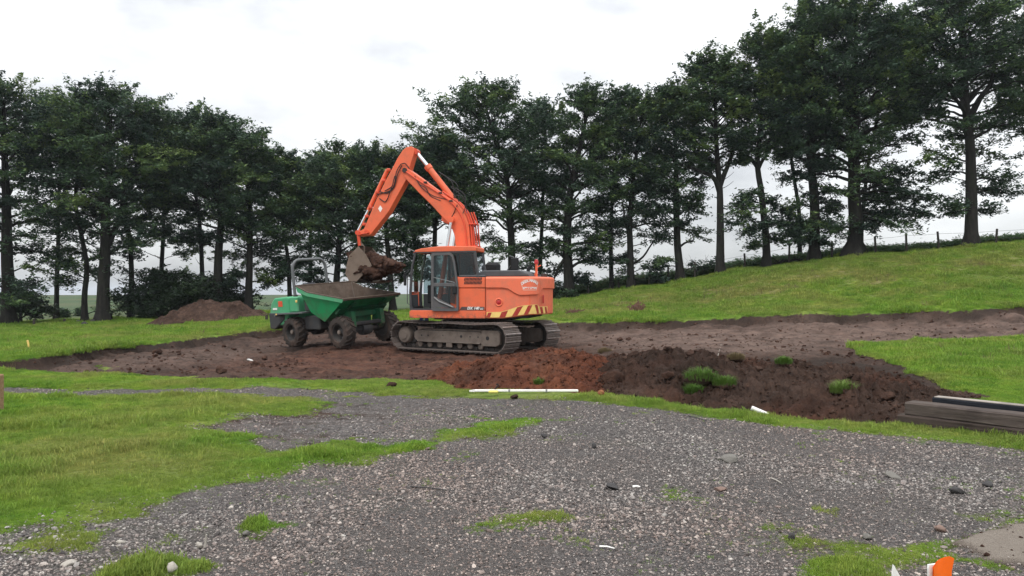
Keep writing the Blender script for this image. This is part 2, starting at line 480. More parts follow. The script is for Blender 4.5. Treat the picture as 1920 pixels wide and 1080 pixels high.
M['orange2'] = simple('faded_orange_paint', (.76, .165, .082), .5, spec=.35, var=.08, dirt=(.42, .17, .11), dscale=2.6, damt=.6, mud=(.82, 1.12))
M['orange_pipe'] = simple('orange_pipe', (.62, .075, .03), .45, var=.08)
M['black'] = simple('black_rubber', (.016, .016, .017), .75, spec=.3)
M['hose'] = simple('hydraulic_hose', (.012, .012, .013), .6)
M['grey_metal'] = simple('grey_metal', (.11, .115, .12), .55, metal=.2)
M['cab_frame'] = simple('cab_frame', (.050, .050, .054), .55, dirt=(.10, .085, .07), damt=.35)
M['door_frame'] = simple('door_frame', (.085, .084, .088), .55, dirt=(.13, .105, .085), damt=.4)
M['hood'] = simple('hood_grey', (.060, .062, .068), .65, dirt=(.11, .10, .09), damt=.4)
M['chrome'] = simple('chrome_rod', (.75, .76, .78), .22, metal=1.0, var=.02)
M['steel_dusty'] = simple('dusty_steel', (.145, .118, .10), .8, spec=.25, var=.22, dirt=(.075, .055, .045), dscale=4, damt=.75, bmp=.4)
M['steel_dark'] = simple('dark_greasy_steel', (.030, .026, .024), .75, spec=.3, var=.3, dirt=(.07, .05, .04), dscale=5, damt=.6)
M['shoe_worn'] = simple('worn_shoe_edge', (.34, .30, .28), .38, metal=.6, var=.2, dirt=(.12, .08, .065), dscale=7, damt=.6)
M['shoe'] = simple('track_shoe', (.175, .145, .13), .55, metal=.35, var=.25, dirt=(.085, .055, .042), dscale=9, damt=.75)
M['bucket'] = simple('worn_bucket', (.165, .125, .098), .75, spec=.25, var=.2, dirt=(.11, .075, .055), dscale=5, damt=.7, bmp=.4)
M['glass'] = make_glass()
M['seat'] = simple('seat_fabric', (.03, .03, .035), .9)
M['grey_plastic'] = simple('grey_plastic', (.22, .22, .22), .6)
M['yellow'] = simple('yellow_sticker', (.80, .56, .17), .5, var=.10, dirt=(.42, .26, .11), dscale=7, damt=.4)
M['red'] = simple('red_sticker', (.33, .022, .016), .5, var=.15, dirt=(.42, .12, .06), dscale=12, damt=.5)
M['reflector'] = simple('red_reflector', (.42, .012, .015), .3, spec=.6)
M['white'] = simple('white_lettering', (.78, .76, .73), .6, var=.05)
M['pinkwhite'] = simple('worn_white_lettering', (.78, .52, .42), .6, var=.2, scale=30)
M['decal'] = simple('charcoal_decal', (.085, .055, .05), .5)
M['blue'] = simple('blue_rag', (.02, .14, .52), .7)
M['green'] = simple('green_paint', (.006, .27, .092), .4, var=.12, dirt=(.075, .085, .05), dscale=3, damt=.55, mud=(.65, 1.35))
M['green_pale'] = simple('faded_green_paint', (.05, .31, .14), .4, spec=.5, var=.15, dirt=(.25, .32, .25), dscale=2, damt=.4)
M['green_dark'] = simple('muddy_green_paint', (.006, .11, .044), .6, var=.2, dirt=(.06, .05, .035), dscale=4, damt=.7, mud=(.4, 1.2))
M['skip_inner'] = simple('muddy_skip', (.105, .078, .060), .8, spec=.2, var=.35, dirt=(.045, .030, .022), dscale=4, damt=.85, bmp=.5, bscale=25)
M['tyre'] = simple('tyre_rubber', (.042, .034, .030), .88, spec=.2, var=.2, dirt=(.105, .068, .052), dscale=4, damt=.75)
M['rim'] = simple('wheel_rim', (.035, .033, .032), .65, dirt=(.08, .06, .05), damt=.6)
M['chassis'] = simple('chassis_grey', (.035, .036, .038), .6, dirt=(.075, .06, .05), damt=.6)
M['rops'] = simple('grey_tube', (.115, .122, .125), .5, var=.1)
M['white_plastic'] = simple('white_plastic', (.80, .79, .76), .5, var=.05, dirt=(.5, .45, .38), dscale=8, damt=.3)
M['yellow_plastic'] = simple('yellow_plastic', (.70, .62, .16), .5)
M['wood_grey'] = make_wood('weathered_sleeper', (.042, .032, .028), (.115, .092, .080))
M['wood_dark'] = make_wood('dark_sleeper', (.030, .022, .019), (.080, .060, .050))
M['wood_top'] = make_wood('black_beam', (.010, .012, .017), (.026, .028, .034))
M['wood_pale'] = make_wood('pale_lit_worn_wood', (.20, .17, .15), (.42, .38, .34))  # pale tone carries light on the worn beam tops
M['wood_post'] = make_wood('fence_post_wood', (.030, .026, .022), (.070, .062, .052))
M['wood_tan'] = make_wood('tan_post_wood', (.20, .12, .065), (.36, .24, .14))
M['wire'] = simple('wire', (.09, .09, .09), .5, metal=.5)
M['fluor'] = simple('fluorescent_orange', (.95, .15, .012), .55, var=.14, scale=14, spec=.3)
M['brown_stone'] = simple('brown_stone', (.20, .135, .11), .9, bmp=.4)
M['dark_stone'] = simple('dark_stone', (.045, .042, .042), .85, bmp=.5)
M['ochre_stone'] = simple('ochre_stone', (.22, .085, .035), .9, bmp=.5)
M['grey_stone'] = simple('grey_stone', (.15, .14, .125), .85, bmp=.5)
M['pale_stone'] = simple('pale_stone', (.36, .33, .29), .85, bmp=.4)
M['dead_stem'] = simple('dead_stem', (.16, .085, .06), .9)
# ------------------------------------------------------------------ terrain height: smooth surface through surveyed points (column, row, distance)
_CTRL = []
for d in (2, 4, 6, 8, 10, 12):
    for px in (-900, -200, 500, 960, 1400, 2000, 2800):
        _CTRL.append((px, None, d, 0.0))
def cz(px, py, d): _CTRL.append((px, None, d, CAM_H + (HY - py) / F_PX * d))
for a in [(-300, 612, 41), (15, 612, 41), (190, 606, 42), (410, 590, 44), (465, 586, 45), (700, 588, 45), (958, 573, 45), (1065, 563, 44), (1183, 541, 43.5),
          (1275, 530, 43), (1350, 515, 42), (1440, 501, 41.5), (1530, 491, 41), (1600, 479, 40.5), (1820, 463, 39), (1920, 456, 38.5), (2300, 430, 37),
          (2000, 640, 21), (1750, 638, 21), (1920, 580, 26), (2300, 562, 26), (1700, 588, 26.5), (1500, 592, 27), (1250, 604, 28), (1060, 607, 29), (800, 610, 29),
          (530, 619, 29), (300, 645, 25), (100, 670, 19.5), (-300, 684, 18), (300, 615, 36), (0, 630, 31), (-300, 634, 30), (643, 652, 21.6), (552, 650, 23), (728, 642, 22.8),
          (746, 655, 21.9), (882, 662, 20.5), (1000, 662, 20.2), (1040, 650, 21.5), (1300, 640, 20), (1500, 640, 20), (1250, 660, 17), (1600, 690, 15), (1900, 690, 15),
          (1920, 463, 43), (1820, 468, 43), (2300, 440, 42), (1700, 477, 44), (1600, 484, 45), (1920, 520, 32), (1600, 540, 33), (1300, 575, 34), (1920, 745, 11.8), (500, 690, 16.5), (0, 700, 15.5), (960, 690, 16.3)]:
    cz(*a)
for px, z60, z120, z280, z700 in [(-600, -.3, -.8, 0.05, -14), (0, -.3, -.8, 0.05, -14), (400, .1, -.7, 0.05, -14), (750, .35, -.3, 0.0, -14), (950, .5, .1, -.6, -16), (1100, 1.0, -1.5, -8, -25),
                            (1350, 1.9, -2.5, -14, -35), (1600, 2.9, -2.5, -16, -40), (1900, 3.5, -2, -16, -40), (2400, 4.0, -2, -16, -40)]:
    for d, z in ((60, z60), (120, z120), (280, z280), (700, z700), (2500, z700 * 3)): _CTRL.append((px, None, d, z))
def _ab(x, y):
    return x / (y + 4.0) * 2.2, np.log(np.maximum(y + 4.0, 1.0))
_ct = np.array([((px - CX) / F_PX * d, d, z) for px, _, d, z in _CTRL])
_ca, _cb = _ab(_ct[:, 0], _ct[:, 1])
def _U(r2): return r2 * np.log(r2 + 1e-9)
def _tps_fit():
    n = len(_ct)
    K = _U((_ca[:, None] - _ca[None]) ** 2 + (_cb[:, None] - _cb[None]) ** 2) + np.eye(n) * 0.0015
    P = np.stack([np.ones(n), _ca, _cb], 1)
    A = np.block([[K, P], [P.T, np.zeros((3, 3))]])
    return np.linalg.solve(A, np.concatenate([_ct[:, 2], np.zeros(3)]))
_W = _tps_fit()
def base_z(x, y):
    x = np.asarray(x, float); y = np.asarray(y, float); sh = x.shape
    a, b = _ab(x.ravel(), y.ravel()); o = np.zeros(a.shape)
    for i in range(0, len(a), 20000):
        aa = a[i:i + 20000, None]; bb = b[i:i + 20000, None]
        o[i:i + 20000] = _U((aa - _ca) ** 2 + (bb - _cb) ** 2) @ _W[:-3] + _W[-3] + _W[-2] * aa[:, 0] + _W[-1] * bb[:, 0]
    return o.reshape(sh)
def trace_many(pp, zf=base_z):
    """photo points (col, row) -> points on the terrain"""
    d = np.exp(np.linspace(math.log(2.5), math.log(300), 900))
    res = []
    for px, py in pp:
        if py > 1000: res.append(tuple(flat_at(px, py))[:3]); continue
        x = (px - CX) / F_PX * d; z = CAM_H + (HY - py) / F_PX * d
        h = zf(x, d); k = np.nonzero(z <= h)[0]
        i = k[0] if len(k) else len(d) - 1
        if i > 0:
            e0 = z[i - 1] - h[i - 1]; e1 = z[i] - h[i]; f = e0 / (e0 - e1 + 1e-12); dd = d[i - 1] + (d[i] - d[i - 1]) * min(max(f, 0), 1)
        else: dd = d[0]
        res.append(((px - CX) / F_PX * dd, dd, CAM_H + (HY - py) / F_PX * dd))
    return res
def sdist(poly, x, y):
    """signed distance, positive inside"""
    P = np.array([(p[0], p[1]) for p in poly]); n = len(P)
    ins = np.zeros(x.shape, bool); dm = np.full(x.shape, 1e9)
    for i in range(n):
        x0, y0 = P[i]; x1, y1 = P[(i + 1) % n]
        c = ((y0 > y) != (y1 > y)) & (x < (x1 - x0) * (y - y0) / ((y1 - y0) + 1e-12) + x0); ins ^= c
        dx, dy = x1 - x0, y1 - y0; tt = np.clip(((x - x0) * dx + (y - y0) * dy) / (dx * dx + dy * dy + 1e-9), 0, 1)
        dm = np.minimum(dm, (x - x0 - tt * dx) ** 2 + (y - y0 - tt * dy) ** 2)
    return np.sqrt(dm) * np.where(ins, 1, -1)
FAR_EDGE = [(-300, 684), (0, 680), (60, 676), (100, 671), (150, 661), (200, 656), (300, 646), (400, 633), (480, 623), (530, 619), (640, 614), (800, 609), (1050, 607), (1150, 606), (1250, 604), (1350, 600),
            (1450, 593), (1550, 591), (1700, 588), (1800, 585), (1920, 578), (2300, 560)]
POLY = {
    'yard': [(-600, 722), (0, 726), (180, 733), (400, 728), (620, 722), (720, 716), (800, 718), (900, 742), (1100, 749), (1290, 771), (1400, 786), (1500, 800), (1690, 816), (1920, 842), (2500, 885), (2800, 2600), (-900, 2600)],
    'left_grass': [(-900, 732), (0, 738), (100, 745), (330, 740), (560, 745), (610, 757), (590, 770), (480, 780), (385, 796), (440, 815), (470, 838), (560, 842), (660, 834), (745, 840), (690, 852), (610, 872), (550, 888), (450, 908),
                   (370, 930), (300, 945), (180, 975), (90, 990), (0, 998), (-900, 1010)],
    'strip': [(660, 834), (780, 822), (850, 802), (930, 792), (1000, 790), (1005, 799), (950, 810), (850, 826), (750, 842), (690, 852)],
    'isle_a': [(-400, 1016), (0, 1012), (120, 1004), (205, 1008), (190, 1035), (60, 1046), (-400, 1055)],
    'isle_b': [(172, 1092), (190, 1064), (255, 1048), (342, 1052), (335, 1064), (250, 1085)],
    'isle_c': [(460, 986), (485, 977), (510, 986), (485, 995)],
    'isle_d': [(866, 985), (900, 968), (1000, 962), (1038, 967), (960, 986), (890, 994)],
    'isle_e': [(1400, 1008), (1480, 996), (1560, 1014), (1650, 1020), (1760, 1016), (1830, 1006), (1900, 968), (2050, 930), (2050, 960), (1860, 1012), (1790, 1030), (1720, 1044), (1640, 1062), (1580, 1090), (1540, 1090), (1600, 1055), (1630, 1040), (1560, 1032), (1480, 1028)],
    'isle_f': [(1780, 1042), (1850, 1052), (1930, 1066), (2100, 1085), (2100, 1100), (1920, 1082), (1840, 1066), (1790, 1056)],
    'slab': [(1800, 1024), (1850, 1000), (1920, 984), (2100, 955), (2300, 1100), (2100, 1085), (1920, 1068), (1850, 1053)],
    'verge': [(480, 722), (600, 716), (720, 713), (830, 714), (880, 730), (1100, 735), (1300, 762), (1400, 772), (1690, 798), (1920, 824), (2500, 870), (2500, 885), (1920, 842), (1690, 816), (1500, 800), (1400, 786), (1290, 772), (1100, 751), (880, 747), (760, 741), (600, 732)],
    'dirt': FAR_EDGE + [(2300, 628), (1920, 634), (1800, 638), (1700, 641), (1600, 646), (1612, 665), (1680, 685), (1760, 713), (1850, 748), (1690, 765), (1690, 800), (1400, 778), (1300, 768), (1100, 742), (880, 735), (820, 716), (720, 712), (620, 714), (430, 714), (350, 710), (250, 705), (160, 702), (60, 697), (-300, 692)],
    'tuft_a': [(235, 720), (300, 705), (358, 701), (350, 712), (290, 724)],
    'tuft_b': [(-400, 698), (60, 703), (140, 710), (150, 718), (80, 723), (-400, 726)],
    'tuft_c': [(175, 678), (200, 671), (206, 678), (190, 684)],
    'dry_a': [(1040, 592), (1150, 566), (1300, 546), (1440, 523), (1560, 508), (1560, 535), (1440, 556), (1300, 572), (1150, 592)],
    'dry_b': [(1600, 508), (1920, 478), (2300, 450), (2300, 500), (1920, 520), (1650, 537)],
    'red_pad': [(430, 668), (560, 655), (760, 640), (900, 650), (1050, 650), (900, 712), (700, 706), (520, 700), (420, 690)],
    'pale_pad': [(1060, 612), (1350, 606), (1550, 595), (1920, 582), (2300, 568), (2300, 628), (1920, 634), (1600, 646), (1500, 665), (1200, 660), (1080, 640)],
    'pale_left': [(0, 688), (150, 668), (400, 642), (520, 634), (500, 655), (300, 680), (120, 698)],
    'dark_pit': [(1290, 700), (1400, 672), (1560, 668), (1700, 690), (1840, 750), (1690, 765), (1690, 798), (1400, 776)],
    'muddy': [(350, 795), (440, 812), (560, 836), (700, 806), (800, 775), (950, 770), (860, 750), (640, 752)],
    'olive': [(0, 800), (300, 760), (560, 745), (600, 760), (420, 800), (300, 880), (120, 900), (0, 880)],
}
PW = {k: trace_many(v) for k, v in POLY.items()}
FAR_W = np.array(trace_many(FAR_EDGE))
NA = 600; A_MAX = 0.9
A_ = np.linspace(-A_MAX, A_MAX, NA)
B_near = np.linspace(math.log(5.2), math.log(72.0), 580)
B_far = np.linspace(math.log(72.0), math.log(4500), 46)[1:]
B_ = np.concatenate([B_near, B_far]); NB = len(B_)
YY = np.exp(B_)[:, None] - 4.0 + np.zeros((1, NA)); XX = A_[None] * (YY + 4.0)
def widths(y): return 0.09 + 0.018 * np.maximum(y, 3)
def EDGE_N(x, y): return .34 * fbm(x * .9, y * .9, 4, 21, .6)
def make_masks(x, y):
    w = widths(y)
    near = y < 90
    ch = {k: np.zeros(x.shape) for k in ('olive', 'gravel', 'red', 'dark', 'slab', 'moor', 'pale', 'dry')}
    ch['grass'] = np.ones(x.shape)
    def mask(k, wf=1.0):
        s = np.zeros(x.shape); xs = x[near]; ys = y[near]; ww = w[near] * wf
        wob = fbm(xs * 1.3, ys * 1.3, 4, 11) * np.minimum(ww * 1.9, .6) + .09 * fbm(xs * 5, ys * 5, 3, 12)
        if k == 'dirt': wob = EDGE_N(xs, ys); ww = .10 + 0 * ww
        s[near] = sstep(-ww, ww, sdist(PW[k], xs, ys) + wob); return s
    def paint(k, wf=1.0, **kv):
        m = mask(k, wf)
        for c, v in kv.items(): ch[c] = ch[c] * (1 - m) + v * m
        return m
    paint('yard', grass=0, gravel=1)
    paint('dirt', grass=0, gravel=0)
    paint('muddy', 3, gravel=.55)
    paint('red_pad', 5, red=.42)
    paint('pale_pad', 3, pale=1.0); paint('pale_left', 3, pale=.55); paint('dark_pit', 1.5, dark=.85, pale=0)
    for k in ('left_grass', 'strip', 'verge', 'tuft_a', 'tuft_b', 'tuft_c', 'isle_b', 'isle_c', 'isle_f'): paint(k, 1.8 if k in ('left_grass', 'strip') else 1, grass=1, gravel=0)
    paint('isle_a', grass=.62, gravel=.4); paint('isle_d', grass=.66, gravel=.4); paint('isle_e', grass=.72, gravel=.3)
    paint('slab', .4, slab=1, grass=0, gravel=0)
    paint('dry_a', 4, dry=1); paint('dry_b', 5, dry=.75)
    # thin scraps of turf creeping into the gravel near the grass
    nb_ = np.zeros(x.shape); m_ = y < 16; d_ = np.full(x[m_].shape, -9.0)
    for k in ('left_grass', 'strip', 'verge', 'isle_e'): d_ = np.maximum(d_, sdist(PW[k], x[m_], y[m_]))
    nb_[m_] = np.exp(-np.maximum(-d_, 0) / .9) * sstep(.02, .34, fbm(x[m_] * 1.7, y[m_] * 1.7, 4, 88))
    nb_ = nb_ * ch['gravel']; ch['grass'] = np.maximum(ch['grass'], .62 * nb_); ch['gravel'] = ch['gravel'] * (1 - .45 * nb_)
    ch['olive'] = np.clip(.40 * mask('olive', 4) + .35 * sstep(.0, .45, fbm(x * .45, y * .45, 4, 66)) + .75 * ch['dry'] * sstep(-.2, .25, fbm(x * .5, y * .5, 4, 67)) + .16 * sstep(26, 36, y) * (x > 2) + .35 * mask('isle_a', 2) + .3 * mask('isle_d', 2) + .3 * mask('verge', 3), 0, .92)
    # sparse grass where wheels cross the yard
    ch['moor'] = sstep(44, 54, y - 6 * sstep(-5, 6, x))
    dfe = np.full(x.shape, 99.0); s = np.zeros(x.shape); xs = x[near]; ys = y[near]
    dm = np.full(xs.shape, 1e9)
    for i in range(len(FAR_W) - 1):
        x0, y0 = FAR_W[i, :2]; x1, y1 = FAR_W[i + 1, :2]; dx, dy = x1 - x0, y1 - y0
        tt = np.clip(((xs - x0) * dx + (ys - y0) * dy) / (dx * dx + dy * dy), 0, 1)
        dm = np.minimum(dm, (xs - x0 - tt * dx) ** 2 + (ys - y0 - tt * dy) ** 2)
    ins = sdist(PW['dirt'], xs, ys)
    dfe[near] = np.sqrt(dm) * np.where(ins > 0, 1, -1) + EDGE_N(xs, ys)
    lip = sstep(-.06, .02, dfe) * (1 - sstep(.28, .62, dfe)) * (.62 + .95 * fbm(x * .8, y * .8, 4, 4))
    ch['dark'] = np.maximum(ch['dark'], np.clip(lip, 0, 1) * .9)
    ch['edge'] = dfe
    return ch
def relief(x, y, ch):
    """small-scale height on top of the smooth terrain"""
    soil = np.clip(1 - ch['grass'] - ch['gravel'] - ch['slab'], 0, 1) * (y < 90)
    dfe = ch['edge']
    cut = -np.clip(.20 + .28 * fbm(x * .45, y * .45, 3, 23), .03, .5) * sstep(-.02, .30, dfe) * (1 - .85 * sstep(2.5, 8, dfe)) + .07 * np.exp(-((dfe + .25) / .35) ** 2)
    z = cut * (y < 90)
    lump = billow(x * 1.5, y * 1.5, 5, 3, .58) - .25
    z = z + soil * (.15 * lump * (.5 + .9 * sstep(-.2, .3, fbm(x * .35, y * .35, 3, 8))) + .05 * fbm(x * 7, y * 7, 3, 15))
    rut = perlin(x * .32 + y * .05, y * 3.2 - x * .25, 31)
    z = z + soil * .045 * rut
    z = z + ch['gravel'] * (.018 * fbm(x * .7, y * .7, 4, 41) + .006 * fbm(x * 9, y * 9, 3, 44))
    gr = ch['grass'] * (1 - ch['moor'])
    z = z + gr * (.045 * fbm(x * .9, y * .9, 4, 51) + .028 * sstep(.2, 1, ch['grass']) + .012 * fbm(x * 6, y * 6, 3, 55)) * (.6 + .02 * np.minimum(y, 40))
    z = z + ch['moor'] * .25 * fbm(x * .12, y * .12, 4, 61) * (y < 150)
    z = z + ch['slab'] * .03
    return z
CH = make_masks(XX, YY)
ZB = base_z(XX, YY)
ZZ = ZB + relief(XX, YY, CH)
def grid_sample(G, x, y):
    a = np.clip((np.asarray(x) / (np.asarray(y) + 4.0) + A_MAX) / (2 * A_MAX) * (NA - 1), 0, NA - 1.001)
    b = np.clip((np.log(np.asarray(y) + 4.0) - B_near[0]) / (B_near[-1] - B_near[0]) * (len(B_near) - 1), 0, len(B_near) - 1.001)
    i = a.astype(int); j = b.astype(int); u = a - i; v = b - j
    return (G[j, i] * (1 - u) * (1 - v) + G[j, i + 1] * u * (1 - v) + G[j + 1, i] * (1 - u) * v + G[j + 1, i + 1] * u * v)
def gz(x, y): return float(grid_sample(ZZ, np.array([x]), np.array([y]))[0])
def ground_at(px, py):
    p = trace_many([(px, py)], lambda x, y: grid_sample(ZZ, x, y))[0]
    return Vector(p)
def build_ground():
    V = np.stack([XX.ravel(), YY.ravel(), ZZ.ravel()], 1)
    P = V.reshape(NB, NA, 3)
    du = np.zeros_like(P); dv = np.zeros_like(P)
    du[:, 1:-1] = P[:, 2:] - P[:, :-2]; du[:, 0] = P[:, 1] - P[:, 0]; du[:, -1] = P[:, -1] - P[:, -2]
    dv[1:-1] = P[2:] - P[:-2]; dv[0] = P[1] - P[0]; dv[-1] = P[-1] - P[-2]
    nn = np.cross(du, dv); nn /= np.linalg.norm(nn, axis=2, keepdims=True); nn = nn.reshape(-1, 3)
    idx = np.arange(NB * NA).reshape(NB, NA)
    Q = np.stack([idx[:-1, :-1], idx[:-1, 1:], idx[1:, 1:], idx[1:, :-1]], -1).reshape(-1, 4)
    def fm(k): return CH[k].ravel()[Q].mean(1)
    g, gr, sl, mo = fm('grass'), fm('gravel'), fm('slab'), fm('moor')
    so = 1 - g - gr - sl
    kind = np.where(mo > .5, 3, np.argmax(np.stack([g, gr, so, mo * 0, sl], 1), 1))
    for k, name in ((0, 'grass_field'), (1, 'gravel_yard'), (2, 'dirt_ground'), (3, 'moorland'), (4, 'bare_path')):
        q = Q[kind == k]
        if not len(q): continue
        used, inv = np.unique(q, return_inverse=True)
        me = np_mesh(name, V[used], inv.reshape(-1, 4), M['ground'], True)
        for c in ('grass', 'gravel', 'red', 'dark', 'slab', 'moor', 'pale', 'dry', 'olive'): fattr(me, c, CH[c].ravel()[used])
        me.normals_split_custom_set_from_vertices(nn[used].astype(np.float32))
        tag(link(name, me), kind='structure')
build_ground()

# ------------------------------------------------------------------ instanced ground cover
def scatter(name, P, rot, scl, protos, kind='stuff', tint=None):
    me = bpy.data.meshes.new(name); me.vertices.add(len(P)); me.vertices.foreach_set('co', np.ascontiguousarray(P, np.float32).ravel())
    a = me.attributes.new('rot', 'FLOAT_VECTOR', 'POINT'); a.data.foreach_set('vector', np.ascontiguousarray(rot, np.float32).ravel())
    fattr(me, 'scl', scl)
    if tint is not None: fattr(me, 'tint', tint)
    a = me.attributes.new('pick', 'INT', 'POINT'); a.data.foreach_set('value', np.random.RandomState(len(P)).randint(0, len(protos), len(P)).astype(np.int32))
    o = link(name, me); tag(o, kind=kind)
    ng = bpy.data.node_groups.new(name, 'GeometryNodeTree')
    ng.interface.new_socket('Geometry', in_out='INPUT', socket_type='NodeSocketGeometry')
    ng.interface.new_socket('Geometry', in_out='OUTPUT', socket_type='NodeSocketGeometry')
    gi = ng.nodes.new('NodeGroupInput'); go = ng.nodes.new('NodeGroupOutput')
    iop = ng.nodes.new('GeometryNodeInstanceOnPoints'); jn = ng.nodes.new('GeometryNodeJoinGeometry')
    for p in reversed(protos):
        oi = ng.nodes.new('GeometryNodeObjectInfo'); oi.inputs['Object'].default_value = p; oi.inputs['As Instance'].default_value = True
        ng.links.new(oi.outputs['Geometry'], jn.inputs[0])
    def na(nm, ty):
        n = ng.nodes.new('GeometryNodeInputNamedAttribute'); n.data_type = ty; n.inputs['Name'].default_value = nm; return n.outputs[0]
    ng.links.new(gi.outputs[0], iop.inputs['Points']); ng.links.new(jn.outputs[0], iop.inputs['Instance'])
    iop.inputs['Pick Instance'].default_value = True
    ng.links.new(na('pick', 'INT'), iop.inputs['Instance Index'])
    e2r = ng.nodes.new('FunctionNodeEulerToRotation'); ng.links.new(na('rot', 'FLOAT_VECTOR'), e2r.inputs[0]); ng.links.new(e2r.outputs[0], iop.inputs['Rotation'])
    ng.links.new(na('scl', 'FLOAT'), iop.inputs['Scale'])
    ng.links.new(iop.outputs[0], go.inputs[0])
    o.modifiers.new('scatter', 'NODES').node_group = ng
    return o
def proto(name, me): return bpy.data.objects.new(name, me)
def tuft_mesh(name, n, h, spread, w, mat, seed, lean=.5):
    r = np.random.RandomState(seed); V = []; Fq = []
    for i in range(n):
        th = r.rand() * 6.283; rad = spread * math.sqrt(r.rand()); bx, by = rad * math.cos(th), rad * math.sin(th)
        a = r.rand() * 6.283; ln = h * (.55 + .6 * r.rand()); le = lean * (.2 + r.rand()) * ln
        dx, dy = math.cos(a), math.sin(a); ww = w * (.7 + .6 * r.rand()); px, py = -dy * ww, dx * ww
        b = len(V)
        V += [(bx - px, by - py, -.01), (bx + px, by + py, -.01), (bx + dx * le * .4 + px * .8, by + dy * le * .4 + py * .8, ln * .6), (bx + dx * le * .4 - px * .8, by + dy * le * .4 - py * .8, ln * .6),
              (bx + dx * le, by + dy * le, ln), (bx + dx * le - px * .1, by + dy * le - py * .1, ln * .99)]
        Fq += [(b, b + 1, b + 2, b + 3), (b + 3, b + 2, b + 4, b + 5)]
    return proto(name, np_mesh(name, np.array(V), np.array(Fq), mat))
def stone_mesh(name, seed, mat, sub=1, flat=.6, amp=.28):
    import bmesh
    bm = bmesh.new(); bmesh.ops.create_icosphere(bm, subdivisions=sub, radius=.5)
    r = np.random.RandomState(seed); ax = np.array([1, .65 + .35 * r.rand(), flat * (.7 + .5 * r.rand())]); pl = [(Vector(r.randn(3)).normalized(), .26 + .16 * r.rand()) for _ in range(7)]
    for v in bm.verts:
        p = v.co.copy()
        for n, dd in pl:
            e = p.dot(n) - dd
            if e > 0: p -= n * e * .9
        v.co = Vector((p.x * ax[0], p.y * ax[1], p.z * ax[2])) * (1 + amp * (r.rand() - .5))
    me = bpy.data.meshes.new(name); bm.to_mesh(me); bm.free(); me.materials.append(mat)
    return me
def sample(n, ymin, ymax, seed, amax=.66):
    """random points on the ground, denser towards the camera"""
    r = np.random.RandomState(seed); b = r.uniform(math.log(ymin + 4), math.log(ymax + 4), n); y = np.exp(b) - 4
    half = .70 * y + 1.2
    x = r.uniform(-1, 1, n) * half
    return x, y, r
def erot(r, n, tilt=.15): return np.stack([r.normal(0, tilt, n), r.normal(0, tilt, n), r.rand(n) * 6.283], 1)
FAST = False
# turf
tg = [tuft_mesh('turf_tuft', 22, .05, .075, .0032, M['blade'], s, .7) for s in range(5)]
x, y, r = sample(330000, 3.6, 12, 5)
gm = grid_sample(CH['grass'], x, y) - grid_sample(CH['moor'], x, y)
thick = sstep(-.25, .35, fbm(x * .8, y * .8, 3, 71))
gvs = grid_sample(CH['gravel'], x, y)
STAFF = sdist([flat_at(872, 740), flat_at(1100, 740), flat_at(1100, 748), flat_at(872, 748)], x, y) > -.0
keep = ~STAFF & (r.rand(len(x)) < np.maximum(np.clip((gm - .12) * 1.4, 0, 1) * (.55 + .45 * thick), .035 * gvs * sstep(.05, .45, fbm(x * .9, y * .9, 3, 73))))
x, y = x[keep], y[keep]; thick = thick[keep]; gm = gm[keep]; n = len(x)
sc = (.24 + .70 * thick ** 1.5 * (.6 + .7 * r.rand(n)) * (.55 + .9 * sstep(-.1, .4, fbm(x * 3.1, y * 3.1, 2, 75))) + .55 * (r.rand(n) < .025)) * (1 + .035 * np.maximum(y - 5, 0)) * np.clip(gm, .35, 1)
scatter('turf_grass', np.stack([x, y, grid_sample(ZZ, x, y)], 1), erot(r, n), sc, tg, tint=np.clip(grid_sample(CH['olive'], x, y) + r.normal(0, .12, n), 0, 1))
# broader tufts farther off
tw_ = [tuft_mesh('turf_clump', 70, .075, .22, .0055, M['blade'], 40 + s, .8) for s in range(5)]
x, y, r = sample(210000, 10, 46, 15)
gm = grid_sample(CH['grass'], x, y) - grid_sample(CH['moor'], x, y)
thick = sstep(-.3, .4, fbm(x * .7, y * .7, 4, 71))
keep = (sdist([flat_at(872, 738), flat_at(1100, 738), flat_at(1100, 753), flat_at(872, 753)], x, y) < 0) & (r.rand(len(x)) < np.clip((gm - .2) * 1.5, 0, 1) * (.5 + .5 * thick))
x, y = x[keep], y[keep]; thick = thick[keep]; gm = gm[keep]; n = len(x)
scatter('field_grass', np.stack([x, y, grid_sample(ZZ, x, y)], 1), erot(r, n), (.5 + .75 * thick ** 1.5 * (.6 + .7 * r.rand(n))) * (1 + .012 * (y - 10)) * np.clip(gm, .4, 1) * (.42 + .58 * sstep(14, 19, y + .8 * np.maximum(x - 3, 0))), tw_, tint=np.clip(grid_sample(CH['olive'], x, y) + r.normal(0, .15, n), 0, 1))
# longer dry grass on the bank and verge
td = [tuft_mesh('dry_tuft', 12, .22, .12, .004, M['blade_dry'], 20 + s, .5) for s in range(4)]
x, y, r = sample(36000, 9, 44, 6)
dm = grid_sample(CH['dry'], x, y) * grid_sample(CH['grass'], x, y)
pn = sstep(.0, .3, fbm(x * .5, y * .5, 4, 77))
keep = (r.rand(len(x)) < dm * pn * .8) | ((r.rand(len(x)) < .012) & (grid_sample(CH['grass'], x, y) > .8) & (y > 15))
x, y = x[keep], y[keep]; n = len(x)
scatter('dry_grass', np.stack([x, y, grid_sample(ZZ, x, y)], 1), erot(r, n), .5 + .8 * r.rand(n), td)
